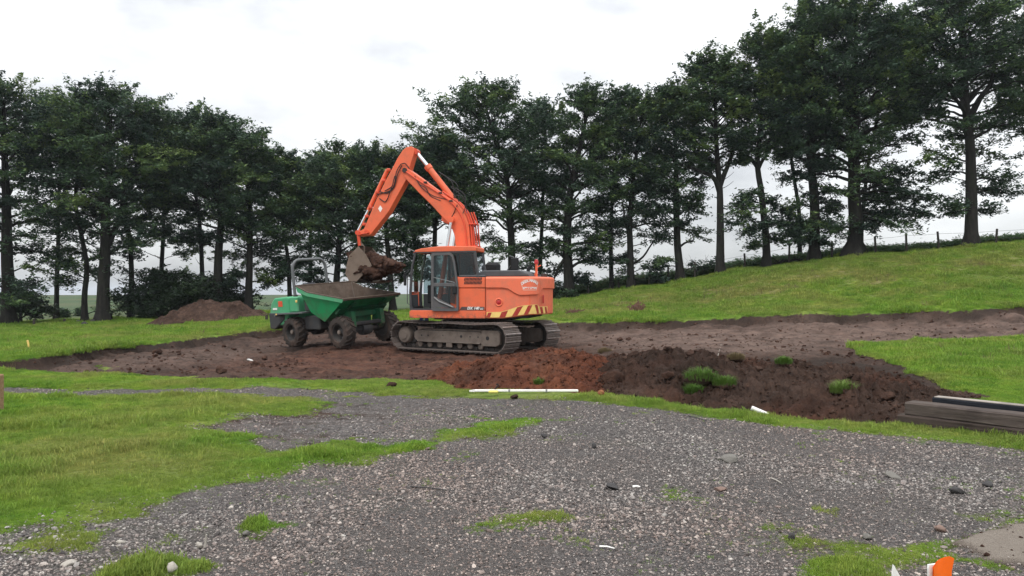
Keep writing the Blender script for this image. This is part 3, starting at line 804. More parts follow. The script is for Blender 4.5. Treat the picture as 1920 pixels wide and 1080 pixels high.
# gravel stones
stn = [proto('gravel_stone', stone_mesh('gravel_stone', 100 + s, M['stone'], 1, .62)) for s in range(8)]
x, y, r = sample(330000, 3.6, 17, 8)
gv = grid_sample(CH['gravel'], x, y)
patch = sstep(-.35, .25, fbm(x * .6, y * .6, 4, 81))
keep = r.rand(len(x)) < gv * (.55 + .45 * patch) * (1 - .4 * sstep(8.5, 12, y))
x, y = x[keep], y[keep]; n = len(x)
sz = np.clip(.0090 * np.exp(r.normal(0, .42, n)) * (.85 + .3 * patch[keep]), .004, .045) * (1 + .02 * (y - 4))
scatter('gravel', np.stack([x, y, grid_sample(ZZ, x, y) + sz * .12], 1), erot(r, n, .35), sz * 1.5, stn, tint=np.clip(.5 + 1.4 * fbm(x * .5, y * .5, 3, 83) + r.normal(0, .25, n), 0, 1))
# clods on the stripped ground
cld = [proto('clod', stone_mesh('clod', 200 + s, M['soil_brown'], 2, .75, .5)) for s in range(6)]
x, y, r = sample(70000, 3.6, 36, 9)
so = np.clip(1 - grid_sample(CH['grass'], x, y) - grid_sample(CH['gravel'], x, y) - grid_sample(CH['slab'], x, y), 0, 1)
pt = sstep(-.05, .4, fbm(x * .5, y * .5, 4, 91)); ed = grid_sample(CH['edge'], x, y)
so = np.clip((so - .5) * 2.2, 0, 1); so = np.clip(so + .25 * grid_sample(CH['slab'], x, y), 0, 1)
keep = r.rand(len(x)) < so * np.clip(.16 + .75 * pt + .6 * np.exp(-((ed - .35) / .35) ** 2), 0, 1)
x, y = x[keep], y[keep]; n = len(x)
sz = np.clip(.033 * np.exp(r.normal(0, .62, n)), .012, .20) * np.where(y < 6, .4, 1)
scatter('soil_clods', np.stack([x, y, grid_sample(ZZ, x, y) + sz * .1], 1), erot(r, n, .4), sz, cld)
# ------------------------------------------------------------------ soil heaps (each a thing of its own)
M['soil_heap'] = make_soil_mat('soil_heap', None, .38)
from mathutils.bvhtree import BVHTree
HEAPS = []
def heap_hit(px, py):
    o = Vector((0, 0, CAM_H)); d = (at(px, py, 10) - o).normalized(); best = None
    for t in HEAPS:
        h = t.ray_cast(o, d)
        if h[0] is not None and (best is None or h[3] < best[1]): best = (h[0], h[3])
    return best[0] if best else ground_at(px, py)
def heap(name, front, crest, back, crest_h, mat, seed, label, cat='soil heap', nu=200, nv=110, amp=.16, group=None, redfn=None, fill=1.0):
    """front / crest / back: lists of world xy along the heap; crest_h: heights above ground"""
    def res(pts, n):
        p = np.array([(q[0], q[1]) for q in pts]); t = np.linspace(0, 1, len(p)); s = np.linspace(0, 1, n)
        return np.stack([np.interp(s, t, p[:, 0]), np.interp(s, t, p[:, 1])], 1)
    f, c, b = res(front, nu), res(crest, nu), res(back, nu)
    h = np.interp(np.linspace(0, 1, nu), np.linspace(0, 1, len(crest_h)), crest_h)
    t = np.linspace(-.12, 1.12, nv)
    half = .5
    P = np.where(t[None, :, None] < half, f[:, None] + (c - f)[:, None] * (t / half)[None, :, None], c[:, None] + (b - c)[:, None] * ((t - half) / half)[None, :, None])
    tt = np.clip(t, 0, 1); prof = np.sin(np.pi * tt) ** .85
    endf = np.sin(np.pi * np.clip(np.linspace(-.0, 1.0, nu), 0, 1)) ** .45
    x, y = P[..., 0], P[..., 1]
    body = prof[None] * endf[:, None]
    wob = 1 + .35 * fbm(x * 1.1, y * 1.1, 3, seed)
    z = h[:, None] * body * wob
    n = (billow(x * 2.2, y * 2.2, 5, seed + 1, .6) - .22) * amp * 1.6 + .35 * amp * fbm(x * 9, y * 9, 4, seed + 2, .62)
    z = z + n * np.clip(body * 2.2, 0, 1)
    x2 = x + .06 * fbm(x * 5, y * 5, 3, seed + 3); y2 = y + .06 * fbm(x * 5, y * 5, 3, seed + 4)
    zz = grid_sample(ZZ, x2, y2) + z - .12 * (1 - np.clip(body * 5, 0, 1))
    idx = np.arange(nu * nv).reshape(nu, nv)
    Q = np.stack([idx[:-1, :-1], idx[1:, :-1], idx[1:, 1:], idx[:-1, 1:]], -1).reshape(-1, 4)
    V = np.stack([x2.ravel(), y2.ravel(), zz.ravel()], 1)
    cen = V.mean(0); cen[2] = 0
    me = np_mesh(name, V - cen, Q, mat, True)
    if redfn is not None: fattr(me, 'red', redfn(x2, y2, tt[None] + 0 * x2).ravel())
    o = link(name, me); o.location = cen
    tag(o, label, cat, group)
    HEAPS.append(BVHTree.FromPolygons([tuple(p) for p in V], [tuple(q) for q in Q.tolist()]))
    return V, body
def fw(*pp): return [flat_at(*p) for p in pp]
def cr(*pp): return [at(*p) for p in pp]
VR, BR = heap('red_soil_heap', fw((800, 712), (850, 724), (900, 732), (980, 737), (1060, 741), (1120, 745), (1165, 748)),
     cr((800, 690, 15.6), (880, 664, 14.6), (960, 658, 14.5), (1050, 660, 14.2), (1100, 672, 13.8), (1140, 700, 13.2), (1165, 720, 12.6)),
     cr((800, 690, 17), (880, 664, 17.2), (960, 658, 17), (1050, 660, 16.6), (1110, 665, 16.0), (1150, 680, 15.2), (1180, 700, 13.8)), [.14, .34, .43, .44, .39, .30, .18], M['soil'], 5,
     'low heap of rusty red soil in front of the excavator tracks', amp=.17, nu=240, nv=120,
     redfn=lambda x, y, t: np.clip(.80 + 1.1 * fbm(x * .9, y * .9, 4, 33), .2, 1.0))
VD, BD = heap('dark_soil_heap', fw((1085, 740), (1140, 748), (1220, 757), (1300, 767), (1400, 778), (1500, 788), (1600, 794), (1680, 800), (1740, 790)),
     cr((1085, 670, 13.8), (1150, 660, 13.6), (1220, 657, 13.6), (1300, 662, 13.4), (1400, 674, 12.8), (1500, 676, 12.6), (1600, 682, 12.4), (1700, 700, 11.6), (1790, 730, 10.8)),
     cr((1085, 680, 16), (1150, 660, 15.6), (1220, 657, 15.4), (1300, 662, 15.2), (1400, 674, 14.7), (1500, 676, 14.4), (1600, 682, 14.0), (1720, 700, 13.0), (1850, 740, 11.6)),
     [.27, .40, .43, .41, .32, .30, .29, .26, .12], M['soil_heap'], 9, 'long rough heap of dark brown soil with turf sods between gravel yard and dirt track', amp=.27, nu=360, nv=130,
     redfn=lambda x, y, t: np.clip(-.05 + .9 * fbm(x * .7, y * .7, 4, 36) + .22 * sstep(.2, .02, t), 0, .5))
_h0 = ground_at(375, 606)
heap('spoil_heap', [(_h0.x - 3.1, 37.2), (_h0.x - 1.5, 36.2), (_h0.x + 1, 36.2), (_h0.x + 3.0, 36.8)],
     [(_h0.x - 2.6, 38), (_h0.x - 1.4, 38), (_h0.x, 38), (_h0.x + 1.3, 38), (_h0.x + 2.8, 38)], [(_h0.x - 2.4, 40), (_h0.x, 40.6), (_h0.x + 2.6, 40)],
     [.45, .80, .92, .85, .35], M['spoil'], 17, 'distant brown spoil heap on the grass beneath the trees behind the dumper', amp=.2, nu=130, nv=80)
# clods on the heaps
for nm, V, B, k, mt, s0 in (('red_soil_clods', VR, BR, 2600, 'soil', 1), ('dark_soil_clods', VD, BD, 5200, 'soil_dark', 2)):
    r = np.random.RandomState(s0); w = (B.ravel() > .03).astype(float); i = r.choice(len(V), k, p=w / w.sum()); P = V[i] + r.normal(0, .02, (k, 3)) * [1, 1, .3]
    if nm[0] == 'r':
        mm = make_soil_mat('red_clod_soil', .75)
    else: mm = make_soil_mat('dark_clod_soil', .08, .25)
    pr = [proto('heap_clod', stone_mesh('heap_clod', 300 + s + s0 * 10, mm, 2, .8, .55)) for s in range(5)]
    sz = np.clip(.028 * np.exp(r.normal(0, .66, k)), .010, .2)
    scatter(nm, P, erot(r, k, .5), sz, pr)
M['lump'] = make_soil_mat('lump_soil', .15, .12)
# larger single lumps and stones
def boulder(name, px, py, wpx, mat, label, cat, seed, flat=.75, sink=.25, d=None, group=None, amp=.26, sub=3):
    p = ground_at(px, py) if d is None else heap_hit(px, py)
    me = stone_mesh(name, seed, mat, sub, flat, amp * .35)
    s = wpx / F_PX * p.y
    r = np.random.RandomState(seed)
    for v in me.vertices:   # crumble the surface
        k = 1 + amp * 1.1 * float(fbm(np.array([v.co.x * 3.2 + seed]), np.array([v.co.y * 3.2 + v.co.z * 3.7]), 5, 1, .72)[0]); v.co *= k
    me.polygons.foreach_set('use_smooth', [True] * len(me.polygons))
    o = link(name, me); o.scale = (s, s, s); o.rotation_euler = (r.normal(0, .15), r.normal(0, .15), r.rand() * 6)
    o.location = (p.x, p.y, p.z + s * flat * (.5 - sink)); tag(o, label, cat, group); return o
boulder('soil_lump', 1150, 716, 44, M['lump'], 'largest squarish lump of dark earth on the heap beside the red soil', 'soil lump', 1, .6, .25, 12.5)
boulder('soil_lump', 1255, 712, 30, M['lump'], 'rounded lump of dark earth at mid slope, just left of the grassy sods', 'soil lump', 2, .7, .1, 12.4)
#boulder('soil_lump', 1200, 664, 26, M['lump'], 'peaked clod standing on the crest of the dark heap', 'soil lump', 3, 1.0, .15, 13.4)
boulder('soil_lump', 1297, 668, 24, M['lump'], 'flat clod on the dark crest above the grassy sods', 'soil lump', 4, .6, .15, 13.2)
boulder('soil_lump', 1665, 752, 40, M['lump'], 'tilted smooth slab of earth lying before the black beams', 'soil lump', 5, .5, .1, 10.6)
#boulder('soil_lump', 1590, 682, 30, M['lump'], 'dark lump on the heap crest beneath the grassy bank', 'soil lump', 6, .7, .15, 12.7)
#boulder('soil_lump', 1118, 706, 34, M['lump'], 'dark clod where the red soil meets the dark heap', 'soil lump', 8, .8, .15, 12.9)
boulder('ochre_stone', 1127, 742, 18, M['ochre_stone'], 'ochre orange stone at the end of the white staff', 'stone', 7, .75, .2)
boulder('stone', 1020, 823, 16, M['dark_stone'], 'dark lumpy stone on gravel beyond the grass strip tip', 'stone', 11, .9, .1)
boulder('stone', 1114, 840, 13, M['dark_stone'], 'small black stone alone in mid gravel', 'stone', 12, .9, .1)
boulder('stone', 1150, 917, 30, M['dark_stone'], 'dark flat clod lying in the middle of the gravel', 'stone', 13, .45, .1)
boulder('stone', 1368, 865, 38, M['grey_stone'], 'flat grey slab of stone tilted on the gravel', 'stone', 14, .35, .1)
boulder('stone', 1350, 920, 26, M['brown_stone'], 'brownish pink stone half buried in the gravel', 'stone', 15, .5, .25)
boulder('stone', 1795, 925, 34, M['dark_stone'], 'dark clod on gravel below the sleepers', 'stone', 16, .45, .15)
boulder('stone', 1850, 911, 24, M['dark_stone'], 'smaller dark clod on gravel toward the sleepers', 'stone', 17, .5, .15)
boulder('stone', 1675, 895, 30, M['grey_stone'], 'low grey stone on gravel with a mossy patch beside', 'stone', 18, .35, .15)
boulder('stone', 1485, 1015, 22, M['dark_stone'], 'round dark stone among mossy grass near the orange marker', 'stone', 19, .85, .1)
boulder('stone', 1760, 995, 24, M['brown_stone'], 'pinkish cobble on gravel above the green strip', 'stone', 20, .6, .2)
boulder('stone', 1625, 1008, 26, M['grey_stone'], 'long grey cobble at the edge of the mossy strip', 'stone', 21, .5, .2)
boulder('stone', 375, 1025, 16, M['pale_stone'], 'white pebble beside an upright pale twig in the gravel', 'stone', 22, .8, .15)
boulder('stone', 325, 1070, 28, M['pale_stone'], 'pale chunk of stone against the small round grass patch', 'stone', 23, .7, .2)
boulder('stone', 130, 1060, 30, M['pale_stone'], 'flat buff stone in gravel below the olive moss', 'stone', 24, .4, .2)
boulder('stone', 228, 1018, 18, M['pale_stone'], 'small pale stone in gravel between the two grass patches', 'stone', 25, .5, .2)
boulder('stone', 462, 1003, 20, M['grey_stone'], 'grey stone just below the lone grass tuft', 'stone', 26, .6, .2)
boulder('soil_clod', 733, 726, 26, M['lump'], 'dark clod of earth on the verge before the dumper', 'soil clod', 27, .45, .2)
boulder('white_stone', 470, 677, 14, M['white_plastic'], 'flat white scrap lying on the red dirt before the dumper', 'scrap', 28, .3, .1)
boulder('soil_clod', 497, 676, 12, M['lump'], 'dark clod beside the flat white scrap on the dirt', 'soil clod', 29, .9, .1)
boulder('soil_clod', 295, 664, 22, M['lump'], 'dark clod alone on the wet dirt below the spoil heap', 'soil clod', 30, .6, .2)
boulder('soil_clod', 412, 699, 22, M['lump'], 'dark clod on the dirt at the near grassy edge', 'soil clod', 31, .7, .2)
# turf sods with grass on the dark heap
gp = []
for (px, py, d, w, h, lab) in ((1315, 710, 12.2, .50, .13, 'largest bright green sod of turf on the dark heap'), (1358, 720, 12.0, .34, .11, 'middle grassy sod touching the largest one'),
                               (1300, 736, 11.6, .26, .12, 'small upright grassy sod below the largest sod'), (1580, 734, 11.4, .34, .15, 'lone grassy sod on bare soil near the sleepers'),
                               (1469, 680, 12.7, .26, .09, 'yellowish sod on the crest of the dark heap'), (1010, 718, 13.0, .16, .09, 'tiny green tuft on the red soil heap'),
                               (1380, 672, 13.2, .30, .08, 'pale flat sod of dry grass on the dark crest'), (1134, 660, 15.0, .36, .08, 'pale straw coloured sod behind the dark crest')):
    r = np.random.RandomState(px); p = heap_hit(px, py)
    e = tag(empty('turf_sod', p), lab, 'turf sod', 'turf sods on the soil heaps')
    me = stone_mesh('sod_soil', px, M['soil_dark'], 2, .6, .3)
    o = link('soil_base', me, e); o.scale = (w, w * .8, w * .7); o.location = (0, 0, -.02)
    V = []; Fq = []
    for i in range(520 if w > .2 else 240):
        th = r.rand() * 6.283; rad = math.sqrt(r.rand()); bx, by = rad * w * .5 * math.cos(th), rad * w * .4 * math.sin(th)
        bz = w * .16 * (1 - rad * rad); ln = h * (.3 + .9 * r.rand()) * (1 - .3 * rad); le = ln * (.35 + .9 * r.rand()); a = th + r.normal(0, .7); dx, dy = math.cos(a), math.sin(a); ww = .0032
        px_, py_ = -dy * ww, dx * ww; b = len(V)
        V += [(bx - px_, by - py_, bz - .02), (bx + px_, by + py_, bz - .02), (bx + dx * le * .4 + px_, by + dy * le * .4 + py_, bz + ln * .7), (bx + dx * le * .4 - px_, by + dy * le * .4 - py_, bz + ln * .7),
              (bx + dx * le, by + dy * le, bz + ln * .8), (bx + dx * le, by + dy * le + .001, bz + ln * .8)]
        Fq += [(b, b + 1, b + 2, b + 3), (b + 3, b + 2, b + 4, b + 5)]
    dry = 'dry' in lab or 'straw' in lab
    link('grass_blades', np_mesh('grass_blades', np.array(V), np.array(Fq), M['blade_dry' if dry else 'blade_lush']), e)
# ------------------------------------------------------------------ trees
def bez(a, b, c, n):
    t = np.linspace(0, 1, n)[:, None]
    return (1 - t) ** 2 * a + 2 * t * (1 - t) * b + t * t * c
def np_tube(pts, rad, n):
    """arrays of a tube: V, Q"""
    k = len(pts); T = np.gradient(pts, axis=0); T /= np.linalg.norm(T, axis=1, keepdims=True) + 1e-9
    ref = np.array([.31, .2, .93]) if abs(T[0, 2]) < .8 else np.array([.95, .3, .0])
    A = np.cross(T, ref); A /= np.linalg.norm(A, axis=1, keepdims=True) + 1e-9; Bn = np.cross(T, A)
    th = np.linspace(0, 2 * np.pi, n, endpoint=False)
    V = pts[:, None] + (A[:, None] * np.cos(th)[None, :, None] + Bn[:, None] * np.sin(th)[None, :, None]) * np.asarray(rad)[:, None, None]
    i = np.arange(k - 1)[:, None] * n; j = np.arange(n)[None]; j2 = (j + 1) % n
    Q = np.stack([i + j, i + j2, i + n + j2, i + n + j], -1).reshape(-1, 4)
    return V.reshape(-1, 3), Q
def tree(base, top, tw, left, right, low, d, seed, label, cat='tree', dens=1.0, wide=.5, lean=None, forks=None, limbs=34, shape=1.0, group='beech trees along the field edge', leaf='leaf', name='beech_tree',
         lowboughs=(), bare=0.0, depthf=.72, tone=0.0, skirt=0):
    """base/top: photo column and row of the trunk foot and crown top; tw: trunk width; left/right: crown's side columns; low: row of the lowest foliage; lowboughs: (col, row) of boughs that hang lower"""
    r = np.random.RandomState(seed)
    top = (top[0], top[1] + (26 if 9 <= seed <= 12 or seed in (27, 31) else 11))
    s = d / F_PX
    bx = (base[0] - CX) * s
    z0 = gz(bx, d) - .12
    def P(px, py, dy=0.0): return np.array([(px - CX) * s - bx, dy, CAM_H + (HY - py) * s - z0])
    foot = np.zeros(3); tip = P(*top); H = tip[2]
    zl = P(base[0], low)[2]; xl, xr = P(left, 0)[0], P(right, 0)[0]
    e = tag(empty(name, (bx, d, z0), 0), label, cat, group)
    r0 = tw * s / 2 * .9
    # trunk line, with optional lean points (col, row)
    pts = [foot] + [P(*q) for q in (lean or [])] + [np.array([tip[0] * .9 + .1 * (xl + xr) / 2, 0, H * .92])]
    pts = np.array(pts)
    hz_ = np.linspace(0, 1, 22) ** .9 * pts[-1, 2]
    ax = np.interp(hz_, pts[:, 2], pts[:, 0])
    k = np.ones(3) / 3; axs = np.convolve(np.pad(ax, 1, 'edge'), k, 'valid')
    wob = .05 * r0 / .3
    tr = np.stack([axs + wob * perlin(hz_ * .5, hz_ * 0 + seed, 2), .9 * wob * perlin(hz_ * .5, hz_ * 0 + seed + 9, 3), hz_], 1)
    f = hz_ / H
    rad = r0 * (1 - f) ** .75 * .95 + .02 + r0 * (.75 if tw > 29 else .38) * np.exp(-hz_ / .3) + r0 * .10 * np.exp(-hz_ / 1.0)
    VV = []; QQ = []; nb = [0]
    def put(p, rd, n):
        v, q = np_tube(p, rd, n); VV.append(v); QQ.append(q + nb[0]); nb[0] += len(v)
    v, q = np_tube(tr, rad, 14)
    a_ = np.arctan2(v[:, 1] - np.repeat(tr[:, 1], 14), v[:, 0] - np.repeat(tr[:, 0], 14))   # buttress roots and fluting
    fl = 1 + (.22 * np.exp(-np.repeat(hz_, 14) / .35) + .05) * np.sin(a_ * 5 + seed)
    v[:, :2] = np.repeat(tr[:, :2], 14, 0) + (v[:, :2] - np.repeat(tr[:, :2], 14, 0)) * fl[:, None]
    VV.append(v); QQ.append(q); nb[0] = len(v)
    def axis_at(h): return np.array([np.interp(h, tr[:, 2], tr[:, 0]), np.interp(h, tr[:, 2], tr[:, 1]), h])
    def rad_at(h): return float(np.interp(h, tr[:, 2], rad))
    SP = []; SD = []; SS = []; ST = []; bt = [0.0]           # spray centres, directions, sizes
    cmid = (xl + xr) / 2; Rx = (xr - xl) / 2; Ry = Rx * depthf
    def env(t): return max(.12, math.sin(math.pi * min(1, (.16 + .80 * t ** shape))) ** .55)
    def bough(st, en, rb, nsec, sz, flat=1.0, bare_to=.30):
        Ln = np.linalg.norm(en - st); bt[0] = r.normal(0, .24); up = np.array([0, 0, .18 * Ln])
        ctrl = st + (en - st) * .45 + up + r.normal(0, .05 * Ln, 3)
        p = bez(st, ctrl, en, 8); p[1:-1] += r.normal(0, .018 * Ln, (6, 3))
        put(p, np.linspace(rb, .012, 8), 6)
        for i in range(nsec):
            t = bare_to + (1 - bare_to) * (i + r.rand()) / nsec
            q = np.array([np.interp(t * 7, range(8), p[:, k2]) for k2 in range(3)])
            dr = p[min(7, int(t * 7) + 1)] - p[int(min(t * 7, 6))]; dr /= np.linalg.norm(dr) + 1e-9
            sd = np.cross(dr, [0, 0, 1]) * (1 if i % 2 else -1); sd /= np.linalg.norm(sd) + 1e-9
            w = dr * (.6 + .3 * r.rand()) + sd * (.75 + .3 * r.rand()) + np.array([0, 0, .42 * r.randn() + .14]); w /= np.linalg.norm(w)
            l2 = Ln * (.32 + .24 * r.rand()) * (1.15 - .5 * t) + .35
            e2 = q + w * l2; e2[2] -= .06 * l2
            mid = (q + e2) / 2 + np.array([0, 0, .08 * l2]) + r.normal(0, .03 * l2, 3)
            b2 = bez(q, mid, e2, 4); put(b2, np.linspace(max(.011, rb * .32 * (1 - t * .5)), .006, 4), 4)
            ns = max(2, int(l2 / .30))
            for j in range(ns):
                tt = .25 + .75 * (j + r.rand()) / ns
                c = q + (e2 - q) * tt + np.array([0, 0, .1 * l2 * tt * (1 - tt) * 4 * .5]) + r.normal(0, .07, 3)
                SP.append(c); dd = w * .8 + sd * r.normal(0, .4) + np.array([0, 0, .12 * r.randn()]); SD.append(dd / np.linalg.norm(dd)); SS.append(sz * (.7 + .6 * r.rand())); ST.append(bt[0])
        SP.append(en); SD.append((en - st) / Ln); SS.append(sz); ST.append(bt[0])
    ga = r.rand() * 6.283
    limbs = int(limbs * 1.35)
    for i in range(limbs):
        t = (i + .25 + .5 * r.rand()) / limbs
        t = t ** .85
        h1 = zl + (H - zl) * t
        ga += 2.39996 + r.normal(0, .25)
        en_r = env(t) * (.60 + .50 * r.rand() ** .6)
        cxh = np.interp(t, [0, .5, 1], [cmid * .8, cmid, tip[0]])
        en = np.array([cxh + math.cos(ga) * Rx * en_r, math.sin(ga) * Ry * en_r, h1 + (H * .02 * r.randn() if t < .9 else 0)])
        drop = (.10 + .26 * t) * np.hypot(en[0] - axis_at(h1)[0], en[1]) * (1.6 if t > .3 else .9) + .2
        h0 = min(max(zl * .82, h1 - drop), H * .86)
        st = axis_at(h0)
        bough(st, en, max(.022, rad_at(h0) * (.30 + .16 * r.rand())), 9 if t < .85 else 6, .38 if t < .9 else .30, bare_to=.34 if t < .4 else .22)
    # leaders at the top
    for i in range(6):
        a = r.rand() * 6.283; rr = .35 * Rx * math.sqrt(r.rand())
        en = np.array([tip[0] + math.cos(a) * rr, math.sin(a) * rr * .8, H * (1 - .05 * r.rand() - .06 * rr / Rx)])
        bough(axis_at(H * (.70 + .1 * r.rand())), en, .04, 5, .26)
    for (px, py) in lowboughs:
        en = P(px, py, r.normal(0, .6)); h0 = max(.6, en[2] + .15 * abs(en[0] - axis_at(en[2])[0]) * r.uniform(-.6, 1.2))
        bough(axis_at(h0), en, max(.02, rad_at(h0) * .22), 11, .36, bare_to=.2)
    for i in range(skirt):
        h1 = zl * r.uniform(.28, 1.0); a = r.rand() * 6.283; l = Rx * r.uniform(.35, .95)
        st = axis_at(max(.5, h1 - .25 * l)); en = st + np.array([math.cos(a) * l, math.sin(a) * l * .7, .2 * l * r.uniform(-.6, 1.4)])
        bough(st, en, max(.018, rad_at(st[2]) * .16), 7, .30, bare_to=.35)
    # forks: [(row of fork, [(col,row) points], width px)]
    for fr, fp, w in (forks or []):
        st = axis_at(P(0, fr)[2]); pp = np.array([st] + [P(*q, dy=r.normal(0, .25)) for q in fp])
        tt = np.linspace(0, len(pp) - 1, 9); p = np.stack([np.interp(tt, range(len(pp)), pp[:, k2]) for k2 in range(3)], 1)
        p[1:-1] += r.normal(0, .03, (7, 3)); p[1:-1] = (p[:-2] + 2 * p[1:-1] + p[2:]) / 4
        put(p, np.linspace(w * s / 2, w * s / 5, 9), 8)
    for i in range(int(bare)):           # dead twigs below the crown
        h0 = zl * (.45 + .55 * r.rand()); st = axis_at(h0); a = r.rand() * 6.283; l = .8 + 1.2 * r.rand()
        en = st + np.array([math.cos(a) * l, math.sin(a) * l * .7, .35 * l]); p = bez(st, (st + en) / 2 - np.array([0, 0, .15]), en, 6)
        put(p, np.linspace(.03, .008, 6), 4)
    tm = np_mesh('trunk', np.concatenate(VV), np.concatenate(QQ), M['bark'], True)
    link('trunk', tm, e)
    # leaves
    C = np.array(SP); D = np.array(SD); S_ = np.array(SS); m = int(19 * dens); n = len(C)
    lat = np.cross(D, [0, 0, 1.0]); lat /= np.linalg.norm(lat, axis=1, keepdims=True) + 1e-9
    upv = np.cross(lat, D)
    g = r.normal(0, 1, (n, m, 3)); g = np.clip(g, -2.1, 2.1)
    LP = C[:, None] + (D[:, None] * g[..., 0:1] * .85 + lat[:, None] * g[..., 1:2] * .62 + upv[:, None] * g[..., 2:3] * .30) * S_[:, None, None] * .62
    LP = LP.reshape(-1, 3); nl = len(LP)
    sz = r.uniform(.06, .125, nl); a = r.rand(nl) * 6.283
    nrm = np.stack([r.normal(0, .62, nl), r.normal(0, .62, nl), np.ones(nl)], 1); nrm /= np.linalg.norm(nrm, axis=1, keepdims=True)
    t1 = np.stack([np.cos(a), np.sin(a), np.zeros(nl)], 1); t1 -= nrm * (t1 * nrm).sum(1, keepdims=True); t1 /= np.linalg.norm(t1, axis=1, keepdims=True); t2 = np.cross(nrm, t1)
    V = np.stack([LP - t1 * sz[:, None] - t2 * sz[:, None] * .35, LP + t1 * sz[:, None] * .2 - t2 * sz[:, None] * .8, LP + t1 * sz[:, None] * 1.1 + t2 * sz[:, None] * .6 - nrm * sz[:, None] * .2], 1).reshape(-1, 3)
    Q = np.arange(nl * 3).reshape(-1, 3)
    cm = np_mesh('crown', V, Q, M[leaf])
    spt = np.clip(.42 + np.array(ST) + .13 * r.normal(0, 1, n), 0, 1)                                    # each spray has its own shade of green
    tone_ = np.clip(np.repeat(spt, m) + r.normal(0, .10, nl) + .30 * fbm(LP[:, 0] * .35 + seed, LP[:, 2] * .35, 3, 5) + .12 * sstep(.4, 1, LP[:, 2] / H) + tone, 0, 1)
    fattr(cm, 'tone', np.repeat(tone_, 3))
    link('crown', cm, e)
    return e, nl
_nl = 0
